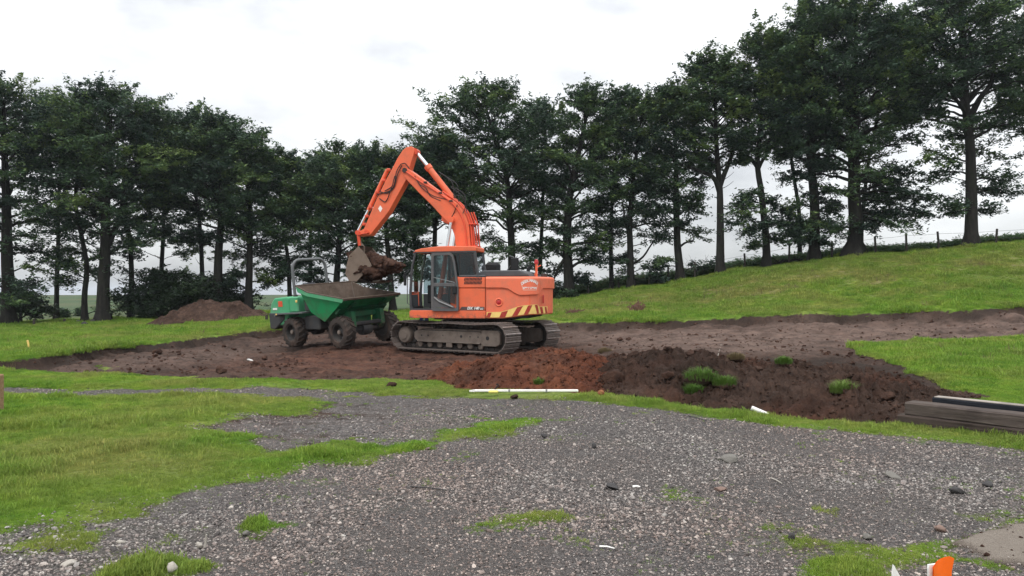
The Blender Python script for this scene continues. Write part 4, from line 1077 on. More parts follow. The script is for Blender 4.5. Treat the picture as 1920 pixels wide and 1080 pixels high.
TREES = [
 # base, top, trunk w, left, right, low, distance, seed, label, extra
 dict(base=(18, 612), skirt=3, top=(8, 138), tw=27, left=-110, right=88, low=470, d=41, seed=1, label='thick trunked tree at the edge of the picture with a low dark spray near ground', lowboughs=[(75, 540), (60, 555), (-40, 540), (80, 480)], limbs=36),
 dict(base=(160, 606), skirt=2, top=(150, 200), tw=11, left=75, right=215, low=520, d=42.5, seed=2, label='slim curved trunk leaning beside the thick straight trunk, with stones at its foot', lean=[(158, 560), (164, 500), (153, 440), (140, 380)], limbs=24, dens=.8, lowboughs=[(108, 535), (125, 500), (190, 515), (120, 470)], wide=.4),
 dict(base=(192, 606), skirt=3, top=(195, 148), tw=26, left=68, right=312, low=430, d=42, seed=3, label='tallest broad crowned tree on the level grass, standing by the spoil heap', lean=[(196, 500), (198, 380), (206, 300)], forks=[(470, [(222, 400), (235, 300)], 12)], limbs=40, lowboughs=[(120, 440), (270, 430)]),
 dict(base=(246, 602), skirt=4, top=(275, 185), tw=11, left=200, right=330, low=470, d=44, seed=4, label='thin trunk rising out of the dark shrub by the spoil heap', lean=[(247, 500), (243, 430), (228, 400), (250, 330)], limbs=24, bare=3, dens=.85),
 dict(base=(382, 586), skirt=4, top=(345, 198), tw=10, left=285, right=425, low=400, d=46, seed=6, label='slender forked trunk directly behind the spoil heap', lean=[(378, 480), (372, 400), (360, 330)], forks=[(410, [(400, 370), (418, 330)], 7)], limbs=24, bare=5),
 dict(base=(408, 588), skirt=4, top=(395, 200), tw=20, left=305, right=515, low=420, d=44.5, seed=7, label='stout trunk rising from the top end of the spoil heap', lean=[(410, 480), (416, 400), (398, 340)], limbs=36, lowboughs=[(345, 450), (460, 445)]),
 dict(base=(466, 587), skirt=5, top=(450, 232), tw=15, left=385, right=548, low=470, d=45, seed=8, label='straight trunk between the spoil heap and the dumper roll bar', lean=[(468, 480), (470, 400)], limbs=32, lowboughs=[(430, 520), (510, 530), (520, 490)]),
 dict(base=(545, 578), skirt=3, top=(520, 262), tw=9, left=470, right=598, low=500, d=46, seed=9, label='thin leaning trunk seen just behind the dumper roll bar', lean=[(540, 480), (528, 410)], limbs=26, lowboughs=[(505, 530), (575, 520)]),
 dict(base=(628, 585), skirt=5, top=(645, 250), tw=15, left=548, right=720, low=480, d=46, seed=10, label='bushy tree behind the dumper skip, reaching nearly to the ground', limbs=36, lowboughs=[(580, 520), (680, 500), (600, 555), (650, 545)]),
 dict(base=(738, 585), skirt=5, top=(712, 254), tw=13, left=650, right=800, low=470, d=45, seed=11, label='tree whose trunk shows in the gap between loaded bucket and cab', limbs=34, lowboughs=[(690, 520), (770, 500), (800, 470)]),
 dict(base=(812, 582), skirt=4, top=(818, 235), tw=13, left=745, right=900, low=430, d=46, seed=12, label='tree hidden behind the excavator boom', limbs=32, lowboughs=[(770, 470), (860, 480)]),
 dict(base=(960, 574), skirt=3, top=(905, 146), tw=18, left=788, right=1052, low=430, d=45, seed=13, label='broad tall tree directly behind the excavator counterweight', lean=[(960, 450), (950, 330)], limbs=42, lowboughs=[(890, 450), (1010, 470), (925, 470)], bare=3, wide=.6),
 dict(base=(1068, 566), skirt=4, top=(1108, 152), tw=22, left=1010, right=1165, low=500, d=44, seed=14, label='leaning trunk at the foot of the slope beside the counterweight', lean=[(1062, 470), (1066, 380), (1085, 280)], limbs=34, lowboughs=[(1095, 530), (1030, 510), (1110, 490), (1020, 460)], forks=[(478, [(1048, 500), (1035, 530)], 8)]),
 dict(base=(1147, 546), skirt=4, top=(1165, 158), tw=9, left=1100, right=1212, low=440, d=44.5, seed=15, label='thinnest straight pole trunk on the lower slope', limbs=24, lean=[(1145, 470), (1147, 380)], bare=3, lowboughs=[(1105, 450)]),
 dict(base=(1184, 541), skirt=4, top=(1205, 165), tw=14, left=1130, right=1262, low=430, d=43.5, seed=16, label='forked tree with one long bare bough rising to the right', lean=[(1182, 470), (1180, 420), (1188, 330)], forks=[(498, [(1205, 485), (1220, 462), (1236, 440)], 5), (450, [(1170, 420), (1166, 385)], 7), (500, [(1166, 490), (1150, 478)], 3)], limbs=28, bare=2),
 dict(base=(1277, 531), skirt=5, top=(1262, 150), tw=16, left=1195, right=1335, low=410, d=43, seed=17, label='tree with a broken stub bough, near the dead twigs by the fence', lean=[(1271, 470), (1268, 380), (1268, 300)], forks=[(465, [(1290, 455), (1300, 450)], 5)], limbs=34, lowboughs=[(1320, 440), (1240, 445), (1310, 395), (1225, 400)], bare=2),
 dict(base=(1351, 515), top=(1338, 92), tw=17, left=1270, right=1418, low=310, d=42, seed=18, label='tall bare trunk forking into a wide Y on the slope', lean=[(1350, 400), (1352, 355), (1347, 330)], forks=[(362, [(1338, 332), (1315, 325), (1290, 312)], 11), (350, [(1362, 318), (1378, 285), (1376, 240)], 11)], limbs=34, lowboughs=[], bare=2),
 dict(base=(1438, 502), top=(1432, 48), tw=15, left=1372, right=1500, low=300, d=41.5, seed=19, label='crooked trunk rising out of a low skirt of foliage on the slope', lean=[(1436, 430), (1430, 370), (1418, 310), (1425, 260)], forks=[(315, [(1405, 285), (1395, 250)], 8), (318, [(1435, 290), (1445, 250)], 8)], limbs=34, lowboughs=[(1370, 420), (1392, 372), (1478, 400), (1415, 430), (1460, 450), (1378, 405), (1400, 440), (1470, 420), (1385, 385), (1410, 465), (1450, 380)]),
 dict(base=(1500, 489), top=(1492, 70), tw=8, left=1440, right=1540, low=300, d=43.5, seed=20, label='thin dark trunk tucked close behind its thicker neighbour on the slope', limbs=24, lean=[(1500, 400), (1484, 300)], bare=3, lowboughs=[(1480, 440), (1520, 430)]),
 dict(base=(1527, 493), top=(1528, -6), tw=22, left=1432, right=1620, low=330, d=41, seed=21, label='thick trunk with a dense low curtain of leaves on the upper slope', lean=[(1528, 400), (1522, 300), (1518, 220)], forks=[(300, [(1500, 250), (1485, 215)], 10)], limbs=42, lowboughs=[(1500, 420), (1515, 450), (1575, 380), (1550, 420), (1478, 440), (1470, 420), (1490, 455), (1570, 440), (1560, 400), (1480, 390), (1545, 455)]),
 dict(base=(1600, 479), top=(1605, -22), tw=30, left=1482, right=1735, low=370, d=40.5, seed=22, label='flared trunk with long drooping boughs spreading towards the gap on the upper slope', lean=[(1605, 400), (1600, 300)], limbs=48, lowboughs=[(1700, 360), (1745, 395), (1670, 380), (1625, 430), (1720, 400), (1690, 425), (1660, 415), (1735, 380), (1550, 430), (1640, 400)]),
 dict(base=(1612, 474), top=(1680, 16), tw=8, left=1620, right=1748, low=240, d=46, seed=24, label='far crown filling the skyline between the two biggest trees', limbs=28, dens=.9, lean=[(1616, 420), (1628, 300), (1655, 180)]),
 dict(base=(782, 582), skirt=4, top=(772, 262), tw=9, left=728, right=850, low=430, d=48, seed=31, label='tree glimpsed through the open excavator cab', limbs=26, lowboughs=[(800, 520), (755, 515), (820, 500)]),
 dict(base=(1820, 463), top=(1800, -62), tw=25, left=1672, right=1962, low=260, d=39, seed=23, label='solitary big tree on the crest beyond the open gap, one tier of leaves hanging low', lean=[(1822, 380), (1820, 280), (1812, 200)], forks=[(230, [(1830, 190), (1850, 165), (1870, 120)], 13), (215, [(1785, 180), (1770, 150)], 8)], limbs=48, lowboughs=[(1780, 385), (1870, 360), (1750, 330), (1900, 340), (1860, 395), (1740, 300), (1890, 290), (1915, 365), (1795, 400)], bare=5),
 dict(base=(2040, 452), top=(2030, -60), tw=22, left=1890, right=2160, low=300, d=39, seed=25, label='tree trunk outside the frame, its crown reaching into the top corner', limbs=40),
 dict(base=(105, 590), skirt=3, top=(115, 170), tw=9, left=20, right=190, low=330, d=47, seed=26, label='crown standing behind and between the thick trunk and its slim curved neighbour', limbs=28),
 dict(base=(580, 575), skirt=4, top=(585, 272), tw=8, left=515, right=650, low=430, d=49, seed=27, label='far crown visible above the dumper roll bar', limbs=26, lowboughs=[(560, 500), (610, 490)]),
 dict(base=(1010, 566), skirt=3, top=(1025, 180), tw=9, left=950, right=1090, low=430, d=48, seed=28, label='far crown between the broad tree and the leaning trunk', limbs=26, lowboughs=[(1010, 480)]),
 dict(base=(300, 592), skirt=4, top=(312, 215), tw=10, left=240, right=385, low=430, d=48.5, seed=29, label='far crown seen through the gap above the spoil heap', limbs=26, bare=3),
]
for kw in TREES:
    e_, n_ = tree(**kw); _nl += n_
# dark low shrubs under the trees
def shrub(px, py, d, wpx, hpx, seed, label, leaf='leaf_dark', cat='shrub', group=None, name='shrub', dens=1.0):
    r = np.random.RandomState(seed); s = d / F_PX; x = (px - CX) * s; z0 = gz(x, d) - .05; W, H = wpx * s / 2, hpx * s
    e = tag(empty(name, (x, d, z0)), label, cat, group)
    VV = []; QQ = []; nb = 0; C = []
    for i in range(14):
        a = r.rand() * 6.283; en = np.array([math.cos(a) * W * (.3 + .7 * r.rand()), math.sin(a) * W * .6, H * (.35 + .65 * r.rand())])
        p = bez(np.array([r.normal(0, .1), r.normal(0, .1), 0]), np.array([en[0] * .4, en[1] * .4, en[2] * .7]), en, 6)
        v, q = np_tube(p, np.linspace(.03 * min(1, H), .008, 6), 5); VV.append(v); QQ.append(q + nb); nb += len(v)
    link('stem', np_mesh('stem', np.concatenate(VV), np.concatenate(QQ), M['bark'], True), e)
    n = int(dens * 900 * min(4, max(.12, W * H))); th = r.rand(n) * 6.283; rad = np.sqrt(r.rand(n)); h = r.rand(n)
    prof = np.sin(np.pi * np.clip(.18 + .78 * h, 0, 1)) ** .6
    C = np.stack([np.cos(th) * rad * W * prof, np.sin(th) * rad * W * .6 * prof, (.06 + .94 * h) * H], 1)
    C *= (1 + .25 * fbm(C[:, 0] * 1.4 + seed, C[:, 2] * 1.4, 3, 9))[:, None]
    m = 7; LP = (C[:, None] + r.normal(0, 1, (n, m, 3)) * [.13, .13, .05]).reshape(-1, 3); nl = len(LP)
    LP[:, 2] = np.maximum(LP[:, 2], .03)
    sz = r.uniform(.05, .10, nl); a = r.rand(nl) * 6.283
    nrm = np.stack([r.normal(0, .5, nl), r.normal(0, .5, nl), np.ones(nl)], 1); nrm /= np.linalg.norm(nrm, axis=1, keepdims=True)
    t1 = np.stack([np.cos(a), np.sin(a), 0 * a], 1); t1 -= nrm * (t1 * nrm).sum(1, keepdims=True); t1 /= np.linalg.norm(t1, axis=1, keepdims=True); t2 = np.cross(nrm, t1)
    V = np.stack([LP - t1 * sz[:, None], LP - t2 * sz[:, None] * .6, LP + t1 * sz[:, None], LP + t2 * sz[:, None] * .6], 1).reshape(-1, 3)
    cm = np_mesh('foliage', V, np.arange(nl * 4).reshape(-1, 4), M[leaf]); fattr(cm, 'tone', np.repeat(np.clip(r.normal(.45, .25, nl), 0, 1), 4)); link('foliage', cm, e)
for kw in (dict(base=(300, 600), top=(315, 505), tw=7, left=228, right=405, low=592, d=43.5, seed=41, label='wide dark shrub behind the near end of the spoil heap', limbs=22),
           dict(base=(395, 588), top=(392, 522), tw=7, left=330, right=470, low=580, d=46, seed=42, label='dark shrub behind the crest of the spoil heap', limbs=15),
           dict(base=(40, 606), top=(36, 540), tw=5, left=8, right=88, low=594, d=43, seed=46, label='dark shrub against the thick trunk at the field edge', limbs=8),):
    tree(leaf='leaf_dark', cat='shrub', group=None, name='shrub', depthf=.6, shape=.8, dens=1.1, **kw)
for i, (px, py, w, h, lab) in enumerate(((102, 590, 14, 18, 'small round gorse bush on the far moor, upper one'), (120, 608, 20, 18, 'round gorse bush on the moor near the curved trunk'), (150, 594, 16, 16, 'low faint bush on the moor against the slim trunk'))):
    shrub(px, py, 52 + 6 * (1 - i % 2), w, h, 40 + i, lab, 'leaf', 'bush', 'bushes on the moor', 'gorse_bush', .8)

# bracken on the ridge behind the trees
def fern_mesh(seed):
    r = np.random.RandomState(seed); V = []; Fq = []
    for i in range(8):
        a = r.rand() * 6.283; ln = .55 + .35 * r.rand(); dx, dy = math.cos(a), math.sin(a)
        for k in range(9):
            t = k / 8; x = ln * t * .8; z = ln * (1.1 * t - .62 * t * t) * 1.2; w = .20 * (1 - t) * min(1, t * 5) + .02
            for sg in (-1, 1):
                b = len(V); tw = .04
                V += [(dx * x, dy * x, z), (dx * (x + tw), dy * (x + tw), z + .01), (dx * (x + tw * 1.6) - dy * w * sg, dy * (x + tw * 1.6) + dx * w * sg, z - .03 + r.normal(0, .02)), (dx * (x + tw * .6) - dy * w * sg * .9, dy * (x + tw * .6) + dx * w * sg * .9, z - .03)]
                Fq.append((b, b + 1, b + 2, b + 3))
    return proto('fern_plant', np_mesh('fern_plant', np.array(V), np.array(Fq), M['fern']))
fm_ = [fern_mesh(s) for s in range(5)]
r = np.random.RandomState(77); P = []
RIDGE = [(1030, 573, 46), (1065, 560, 45.5), (1183, 538, 45), (1275, 526, 44.5), (1350, 511, 43.5), (1440, 497, 43), (1530, 486, 42.5), (1600, 473, 42), (1720, 466, 41.3), (1820, 460, 40.6), (1920, 453, 40), (2100, 440, 39.5)]
rx = [at(*q) for q in RIDGE]
_ry = np.array([[p.x, p.y] for p in rx])
for i in range(5200):
    x = r.uniform(_ry[0, 0], _ry[-1, 0]); y = np.interp(x, _ry[:, 0], _ry[:, 1]) + r.gamma(1.6, .6) - .3
    u = CX + x / y * F_PX
    dn = np.interp(u, [1040, 1100, 1260, 1350, 1560, 1700, 1760, 1850, 1950], [1, 1, 1, .8, .5, .75, .55, .7, .8])
    if r.rand() > dn: continue
    P.append((x, y, gz(x, y) - .03))
P = np.array(P); n = len(P)
u = CX + P[:, 0] / P[:, 1] * F_PX
scl = 1.05 * np.interp(u, [1040, 1150, 1260, 1400, 1560, 1700, 1850], [1.15, 1.05, .95, .8, .75, .75, .75]) * r.uniform(.6, 1.15, n)
scatter('bracken', P, erot(r, n, .2), scl, fm_)
# fence along the ridge: posts and two strands of wire
fr = tag(empty('fence', (0, 0, 0)), 'wire fence on dark wooden posts along the ridge behind the trees', 'fence')
pm = None; tops = []
for (px, ptop, pbot, d) in ((1030, 560, 590, 47), (1103, 538, 560, 45.6), (1160, 530, 553, 45.4), (1217, 514, 542, 45), (1253, 508, 531, 44.8), (1303, 500, 525, 44.2), (1395, 484, 510, 43.5), (1480, 469, 490, 42.9), (1560, 461, 484, 42.4),
                            (1643, 452, 474, 41.6), (1700, 446, 472, 41.4), (1760, 443, 468, 41.1), (1868, 438, 460, 40.4), (1975, 430, 455, 40)):
    d -= 1.3; p = at(px, ptop - 9, d); g = gz(p.x, d); h = p.z - g + .25
    b = MB(); rr = np.random.RandomState(px); b.tube([(0, 0, -.25), (rr.normal(0, .02), 0, h * .5 - .25), (rr.normal(0, .03), rr.normal(0, .03), h - .25)], [.062, .058, .054], 7)
    o = b.build('post', M['wood_post'], fr); o.location = (p.x, d, g); tops.append((p.x, d, g + h - .25))
for k, dz in enumerate((.12, .5)):
    b = MB()
    for i in range(len(tops) - 1):
        a, c = Vector(tops[i]), Vector(tops[i + 1]); mid = (a + c) / 2 - Vector((0, 0, .03))
        b.tube([a - Vector((0, .06, dz)), mid - Vector((0, .06, dz)), c - Vector((0, .06, dz))], .006, 4)
    b.build('wire', M['wire'], fr)
# fallen boughs, dead twigs, dead dock plants, stumps
def branch(name, pts, rad, mat, label, cat, seed, twigs=8, tl=.7):
    r = np.random.RandomState(seed); base = np.array(pts[0]); p = np.array(pts) - base; tt = np.linspace(0, len(p) - 1, 9)
    q = np.stack([np.interp(tt, range(len(p)), p[:, k]) for k in range(3)], 1); q[1:-1] += r.normal(0, .03, (7, 3))
    VV, QQ = np_tube(q, np.linspace(rad, rad * .35, 9), 7); VV = [VV]; QQ = [QQ]; nb = len(VV[0])
    for i in range(twigs):
        k = r.randint(2, 9); st = q[k]; en = st + r.normal(0, 1, 3) * [tl * .6, tl * .4, tl * .3] + [0, 0, tl * .5]
        v, w = np_tube(bez(st, (st + en) / 2 + r.normal(0, .08, 3), en, 5), np.linspace(rad * .25, .004, 5), 4); VV.append(v); QQ.append(w + nb); nb += len(v)
    o = link(name, np_mesh(name, np.concatenate(VV), np.concatenate(QQ), mat, True)); o.location = base; tag(o, label, cat); return o
def G(px, py, d, dz=0): p = at(px, py, d); return (p.x, d, max(p.z, gz(p.x, d)) + dz)
branch('fallen_branch', [G(1300, 520, 43.6, .1), G(1312, 506, 43.5, .15), G(1345, 503, 43.3, .1)], .08, M['bark'], 'fallen curved bough on the ridge beside the tall Y forked trunk', 'branch', 3)
branch('fallen_branch', [G(1445, 499, 42, .06), G(1475, 491, 41.9, .08), G(1505, 488, 41.8, .06)], .10, M['bark'], 'fallen dark bough lying between crooked trunk and thick trunk', 'branch', 4, 3)
branch('dead_sapling', [G(1272, 531, 43.6), G(1262, 515, 43.6), G(1252, 498, 43.6)], .025, M['bark'], 'bare twiggy sapling at the foot of the tree with a broken stub', 'sapling', 5, 12, .5)
branch('dead_sapling', [G(1280, 520, 43.9), G(1292, 500, 43.9), G(1298, 486, 43.9)], .02, M['bark'], 'fine bare twigs rising behind the tree with a broken stub', 'sapling', 6, 12, .5)
def weed(px, py, n, h, seed, label, name='dead_dock_plant', mat='dead_stem'):
    p = ground_at(px, py); r = np.random.RandomState(seed); V = []; Fq = []
    for i in range(n):
        a = r.rand() * 6.283; ln = h * (.5 + .6 * r.rand()); le = ln * .5 * r.rand(); bx, by = r.normal(0, .14, 2); dx, dy = math.cos(a) * le, math.sin(a) * le; w = .012
        b = len(V); V += [(bx - w, by, -.03), (bx + w, by, -.03), (bx + dx * .5 + w * 1.6, by + dy * .5, ln * .6), (bx + dx * .5 - w * 1.6, by + dy * .5, ln * .6), (bx + dx + w * .4, by + dy, ln), (bx + dx - w * .4, by + dy, ln)]
        Fq += [(b, b + 1, b + 2, b + 3), (b + 3, b + 2, b + 4, b + 5)]
        for k in range(3):
            t = .5 + .5 * r.rand(); c = len(V); q = np.array([bx + dx * t, by + dy * t, ln * t]); o_ = r.normal(0, .06, 3)
            V += [tuple(q), tuple(q + o_), tuple(q + o_ * 1.2 + [0, 0, .05]), tuple(q + [0, 0, .04])]; Fq.append((c, c + 1, c + 2, c + 3))
    o = link(name, np_mesh(name, np.array(V), np.array(Fq), M[mat])); o.location = p; tag(o, label, 'plant'); return o
weed(1195, 586, 46, .34, 1, 'brownish weed clump on the slope below the forked tree')
weed(1075, 590, 40, .16, 2, 'reddish dead weeds at the foot of the leaning trunk')
for (px, py, hh, lab) in ((64, 612, 14, 'short dark stump post on the grass between thick and curved trunks'), (121, 607, 9, 'smaller dark stump at the field edge by the curved trunk'), (500, 602, 12, 'dark stump post on the grass before the dumper hood')):
    p = ground_at(px, py); d = p.y; h = hh / F_PX * d
    b = MB(); b.tube([(0, 0, -.1), (0, 0, h * .8), (.02, 0, h)], [.07, .065, .05], 8); o = b.build('stump_post', M['wood_post'], None, True); o.location = p; tag(o, lab, 'post')
for i, (px, py, w) in enumerate(((146, 606, 14), (160, 610, 16), (174, 606, 14))):
    boulder('field_stone', px, py, w, M['dark_stone'], ('dark stone at the foot of the slim curved trunk, farther from the thick trunk', 'dark stone in front of the slim curved trunk', 'dark stone between the slim curved trunk and the thick trunk')[i], 'stone', 60 + i, .7, .2)
# ------------------------------------------------------------------ excavator
EX_C = Vector((-1.10, 21.80, 0.0)); EX_H = R(168); EX_T = R(-22)
ex_f = Vector((math.cos(EX_H), math.sin(EX_H), 0)); ex_l = Vector((-math.sin(EX_H), math.cos(EX_H), 0))
EX_Z = -0.015
def ex(px, py, y=0.0):
    """photo point on the machine's lengthwise plane at side offset y -> local (forward, up)"""
    u = (px - CX) / F_PX
    r = (u * (EX_C.y + y * ex_l.y) - EX_C.x - y * ex_l.x) / (ex_f.x - u * ex_f.y)
    D = EX_C.y + r * ex_f.y + y * ex_l.y
    return (r, CAM_H + (HY - py) / F_PX * D - EX_Z)
EX = tag(empty('excavator', (EX_C.x, EX_C.y, EX_Z), EX_H), 'orange crawler excavator lifting a bucket of soil over the green dumper', 'excavator')
def bx(name, c, size, mat, parent, bev=.012, rot=None, smooth=True):
    b = MB(); b.box(c, size, rot, bev); return b.build(name, mat, parent, False)
# --- undercarriage ---------------------------------------------------------
def T(p):  # track frame -> local
    x, y, z = p; c, s = math.cos(EX_T), math.sin(EX_T)
    x -= .09; return Vector((x * c - y * s, x * s + y * c, z))
def TV(p): return Matrix.Rotation(EX_T, 3, 'Z') @ Vector(p)
RT_ = .355; HX = 1.58; ZC = .415           # wheel-path radius, half wheelbase, axle height
def belt_path(n):
    Lp = 4 * HX + 2 * math.pi * RT_; out_ = []
    for i in range(n):
        s = i / n * Lp
        if s < 2 * HX: x, z, a = HX - s, ZC + RT_ - .025 * math.sin(2 * math.pi * s / (2 * HX)) ** 2, math.pi
        elif s < 2 * HX + math.pi * RT_:
            th = math.pi / 2 + (s - 2 * HX) / RT_; x, z, a = -HX + RT_ * math.cos(th), ZC + RT_ * math.sin(th), th + math.pi / 2
        elif s < 4 * HX + math.pi * RT_: x, z, a = -HX + (s - 2 * HX - math.pi * RT_), ZC - RT_, 0
        else:
            th = -math.pi / 2 + (s - 4 * HX - math.pi * RT_) / RT_; x, z, a = HX + RT_ * math.cos(th), ZC + RT_ * math.sin(th), th + math.pi / 2
        out_.append((x, z, a))
    return out_
NSH = 48
SHW = .70
prof = [(-.078, 0), (.088, 0), (.088, .012), (.062, .014), (.058, .042), (.046, .042), (.042, .014), (.008, .014), (.005, .036), (-.006, .036), (-.010, .014), (-.044, .014), (-.048, .036), (-.058, .036), (-.062, .014), (-.078, .012)]
b = MB(); b.prism(prof, -SHW / 2, SHW / 2)
for (xa, xb, zt_) in ((.040, .062, .0445),): b.mat(1).box(((xa + xb) / 2, 0, zt_ + .001), (xb - xa + .010, SHW - .01, .010))
shoe_me = b.mesh('track_shoe', [M['shoe'], M['shoe_worn']])
def crawler(side):
    y0 = side * 1.0
    # belt of links: closed loop strip, inside the shoes
    path = belt_path(96); b = MB(); P_in = []
    for (x, z, a) in path + path[:1]:
        nx, nz = math.sin(a), -math.cos(a)
        row = []
        for (dy, dn) in ((-.09, -.012), (-.09, -.10), (.09, -.10), (.09, -.012), (-.09, -.012)):
            row.append(T((x + nx * dn, y0 + dy, z + nz * dn)))
        P_in.append(row)
    b.grid(P_in)
    for i, (x, z, a) in enumerate(belt_path(NSH)):      # link bosses
        nx, nz = math.sin(a), -math.cos(a)
        b.tube([T((x - nx * .055, y0 - .12, z - nz * .055)), T((x - nx * .055, y0 + .12, z - nz * .055))], .034, 8)
    cr_ = b.build('crawler_track', M['steel_dark'], EX)
    for (x, z, a) in belt_path(NSH):
        o = bpy.data.objects.new('track_shoe', shoe_me); COL.objects.link(o); o.parent = cr_
        q = T((x, y0, z)); o.location = q
        # local: X along travel, Z outward
        ca, sa = math.cos(a), math.sin(a)
        tx = Vector((ca, 0, sa)); nz = Vector((sa, 0, -ca)); yy = nz.cross(tx)
        Rm = Matrix((tx, yy, nz)).transposed()
        o.rotation_euler = (Matrix.Rotation(EX_T, 3, 'Z') @ Rm).to_euler()
    # side frame
    b = MB(); rz = Matrix.Rotation(EX_T, 3, 'Z')
    fr_ = [(1.18, .30), (1.22, .36), (1.22, .50), (1.12, .56), (-1.05, .56), (-1.10, .50), (-1.10, .26), (1.10, .26)]
    b.prism(fr_, y0 - .20, y0 + .20, lambda x, y, z: T((x, y, z)))
    b.prism([(-.98, .61), (.98, .61), (1.12, .565), (-1.06, .565)], y0 - .12, y0 + .12, lambda x, y, z: T((x, y, z)))
    yo = y0 + side * .205
    b.prism([(-1.06, .245), (1.1, .245), (1.1, .275), (-1.06, .275)], y0 + side * .19, y0 + side * .235, lambda x, y, z: T((x, y, z)))
    tf = b.build('track_frame', M['steel_dusty'], EX, bevel=.012)
    for (x, z, r_) in ((-.42, .43, .035), (.72, .42, .018), (.95, .42, .018), (-.72, .43, .016), (-.98, .43, .016), (.2, .44, .014)):
        h = MB(); h.lathe([(r_, 0), (r_, .012)], T((x, yo - side * .004, z)), TV((0, side, 0)), 14); h.build('frame_hole', M['black'], tf)
    # drive motor (front) and idler block (rear)
    b = MB()
    for (x, r1) in ((HX, .29),):
        b.lathe([(r1, -.05), (r1 + .03, -.05), (r1 + .03, .05), (r1, .05)], T((x, y0, ZC)), TV((0, 1, 0)), 32)
    for k in range(20):
        a = 2 * math.pi * k / 20; b.box(T((HX + .325 * math.cos(a), y0, ZC + .325 * math.sin(a))), (.05, .07, .04), rz @ Matrix.Rotation(-a, 3, 'Y'))
    sp = b.build('sprocket', M['steel_dark'], tf)
    b = MB(); b.lathe([(.235, 0), (.235, .12), (.21, .17), (.13, .185), (.12, .20), (.02, .20)], T((HX, y0 + side * .04, ZC)), TV((0, side, 0)), 28)
    b.build('motor_cover', M['steel_dusty'], tf, True)
    b = MB(); b.lathe([(.30, -.07), (.325, -.05), (.325, .05), (.30, .07), (.12, .08)], T((-HX, y0, ZC)), TV((0, side, 0)), 32); b.build('idler', M['steel_dark'], tf, True)
    b = MB(); b.prism([(-1.10, .20), (-1.56, .20), (-1.68, .26), (-1.68, .55), (-1.60, .61), (-1.10, .61)], y0 + side * .12, y0 + side * .225, lambda x, y, z: T((x, y, z)))
    b.prism([(-1.10, .21), (-1.56, .21), (-1.68, .27), (-1.68, .54), (-1.60, .60), (-1.10, .60)], y0 - side * .12, y0 - side * .21, lambda x, y, z: T((x, y, z)))
    yk = b.build('idler_guard', M['steel_dusty'], tf, bevel=.012)
    h = MB(); h.lathe([(.05, 0), (.05, .012)], T((-1.30, y0 + side * .222, .41)), TV((0, side, 0)), 14); h.build('frame_hole', M['black'], tf)
    for i in range(7):
        x = -1.02 + i * .345
        b = MB(); b.lathe([(.05, -.17), (.085, -.15), (.085, -.10), (.07, -.08), (.07, .08), (.085, .10), (.085, .15), (.05, .17)], T((x, y0, .185)), TV((0, side, 0)), 16)
        b.build('roller', M['steel_dusty'], tf, True)
    b = MB(); b.box(T((-.02, y0 + side * .20, .20)), (.20, .05, .15), rz, .01); b.build('track_guard', M['steel_dusty'], tf)
    for x in (-.55, .55):
        b = MB(); b.lathe([(.05, -.14), (.06, -.10), (.06, .10), (.05, .14)], T((x, y0, .66)), TV((0, side, 0)), 12); b.build('carrier_roller', M['steel_dark'], tf, True)
crawler(1); crawler(-1)
b = MB(); rz = Matrix.Rotation(EX_T, 3, 'Z')
b.box(T((0, 0, .55)), (1.15, 1.5, .24), rz, .03); b.box(T((.45, 0, .42)), (.3, 1.7, .22), rz, .02); b.box(T((-.45, 0, .42)), (.3, 1.7, .22), rz, .02)
b.lathe([(.60, .66), (.60, .86), (.56, .90)], (0, 0, 0), (0, 0, 1), 40)
b.build('carbody', M['steel_dark'], EX)
# --- revolving platform ------------------------------------------------------
Y1 = 1.22
b = MB()
b.prism([(-.665, .905), (-.665, 1.115), (1.40, 1.115), (1.455, 1.08), (1.455, .935), (1.42, .905)], Y1 - .28, Y1)
b.prism([(-.665, .905), (-.665, 1.115), (1.30, 1.115), (1.36, 1.08), (1.36, .935), (1.32, .905)], -Y1, -Y1 + .28)
b.prism([(-.60, .91), (-.60, 1.10), (1.25, 1.10), (1.25, .91)], -Y1 + .282, Y1 - .282)
b.build('platform_skirt', M['orange'], EX, bevel=.012)
b = MB(); b.box((-.85, 0, .985), (1.9, 2.2, .14), None, .02); b.box((-.2, 0, .885), (2.2, 1.5, .06)); b.build('platform_floor', M['steel_dark'], EX)
# near side door panel with louvres
zt = 2.0
def panel(name, x0, x1, z0, z1, y, mat, th=.05, parent=EX):
    b = MB(); b.box(((x0 + x1) / 2, y - math.copysign(th / 2, y), (z0 + z1) / 2), (x1 - x0, th, z1 - z0), None, .018)
    return b.build(name, mat, parent)
panel('side_panel', -.655, .30, 1.125, 1.705, Y1, M['orange'])
up_ = panel('side_panel', -.655, .30, 1.715, 1.995, Y1 + .012, M['orange'])
b = MB(); b.box((-.655 + .4775, Y1 - .35, 1.97), (.955, .7, .05), None, .02); b.build('deck_panel', M['orange'], EX)
for zr in (1.855, 1.95):      # two rows of slanted slots
    for k in range(13):
        x = ex(871 + k * 2.55, 530, Y1)[0]
        b = MB(); b.prism([(x + .014, zr - .042), (x - .012, zr - .042), (x - .036, zr + .040), (x - .010, zr + .040)][::-1], Y1 + .0125, Y1 + .016); b.build('vent_slot', M['black'], up_)
b = MB(); b.box((-1.25, 0, 1.56), (1.25, 2.30, .86), None, .03); b.build('engine_housing', M['orange'], EX)
b = MB(); b.box((.35, -.82, 1.42), (1.5, .72, .62), None, .04); b.box((-.15, -.82, 1.78), (.7, .7, .3), None, .04); b.build('tank', M['orange'], EX)
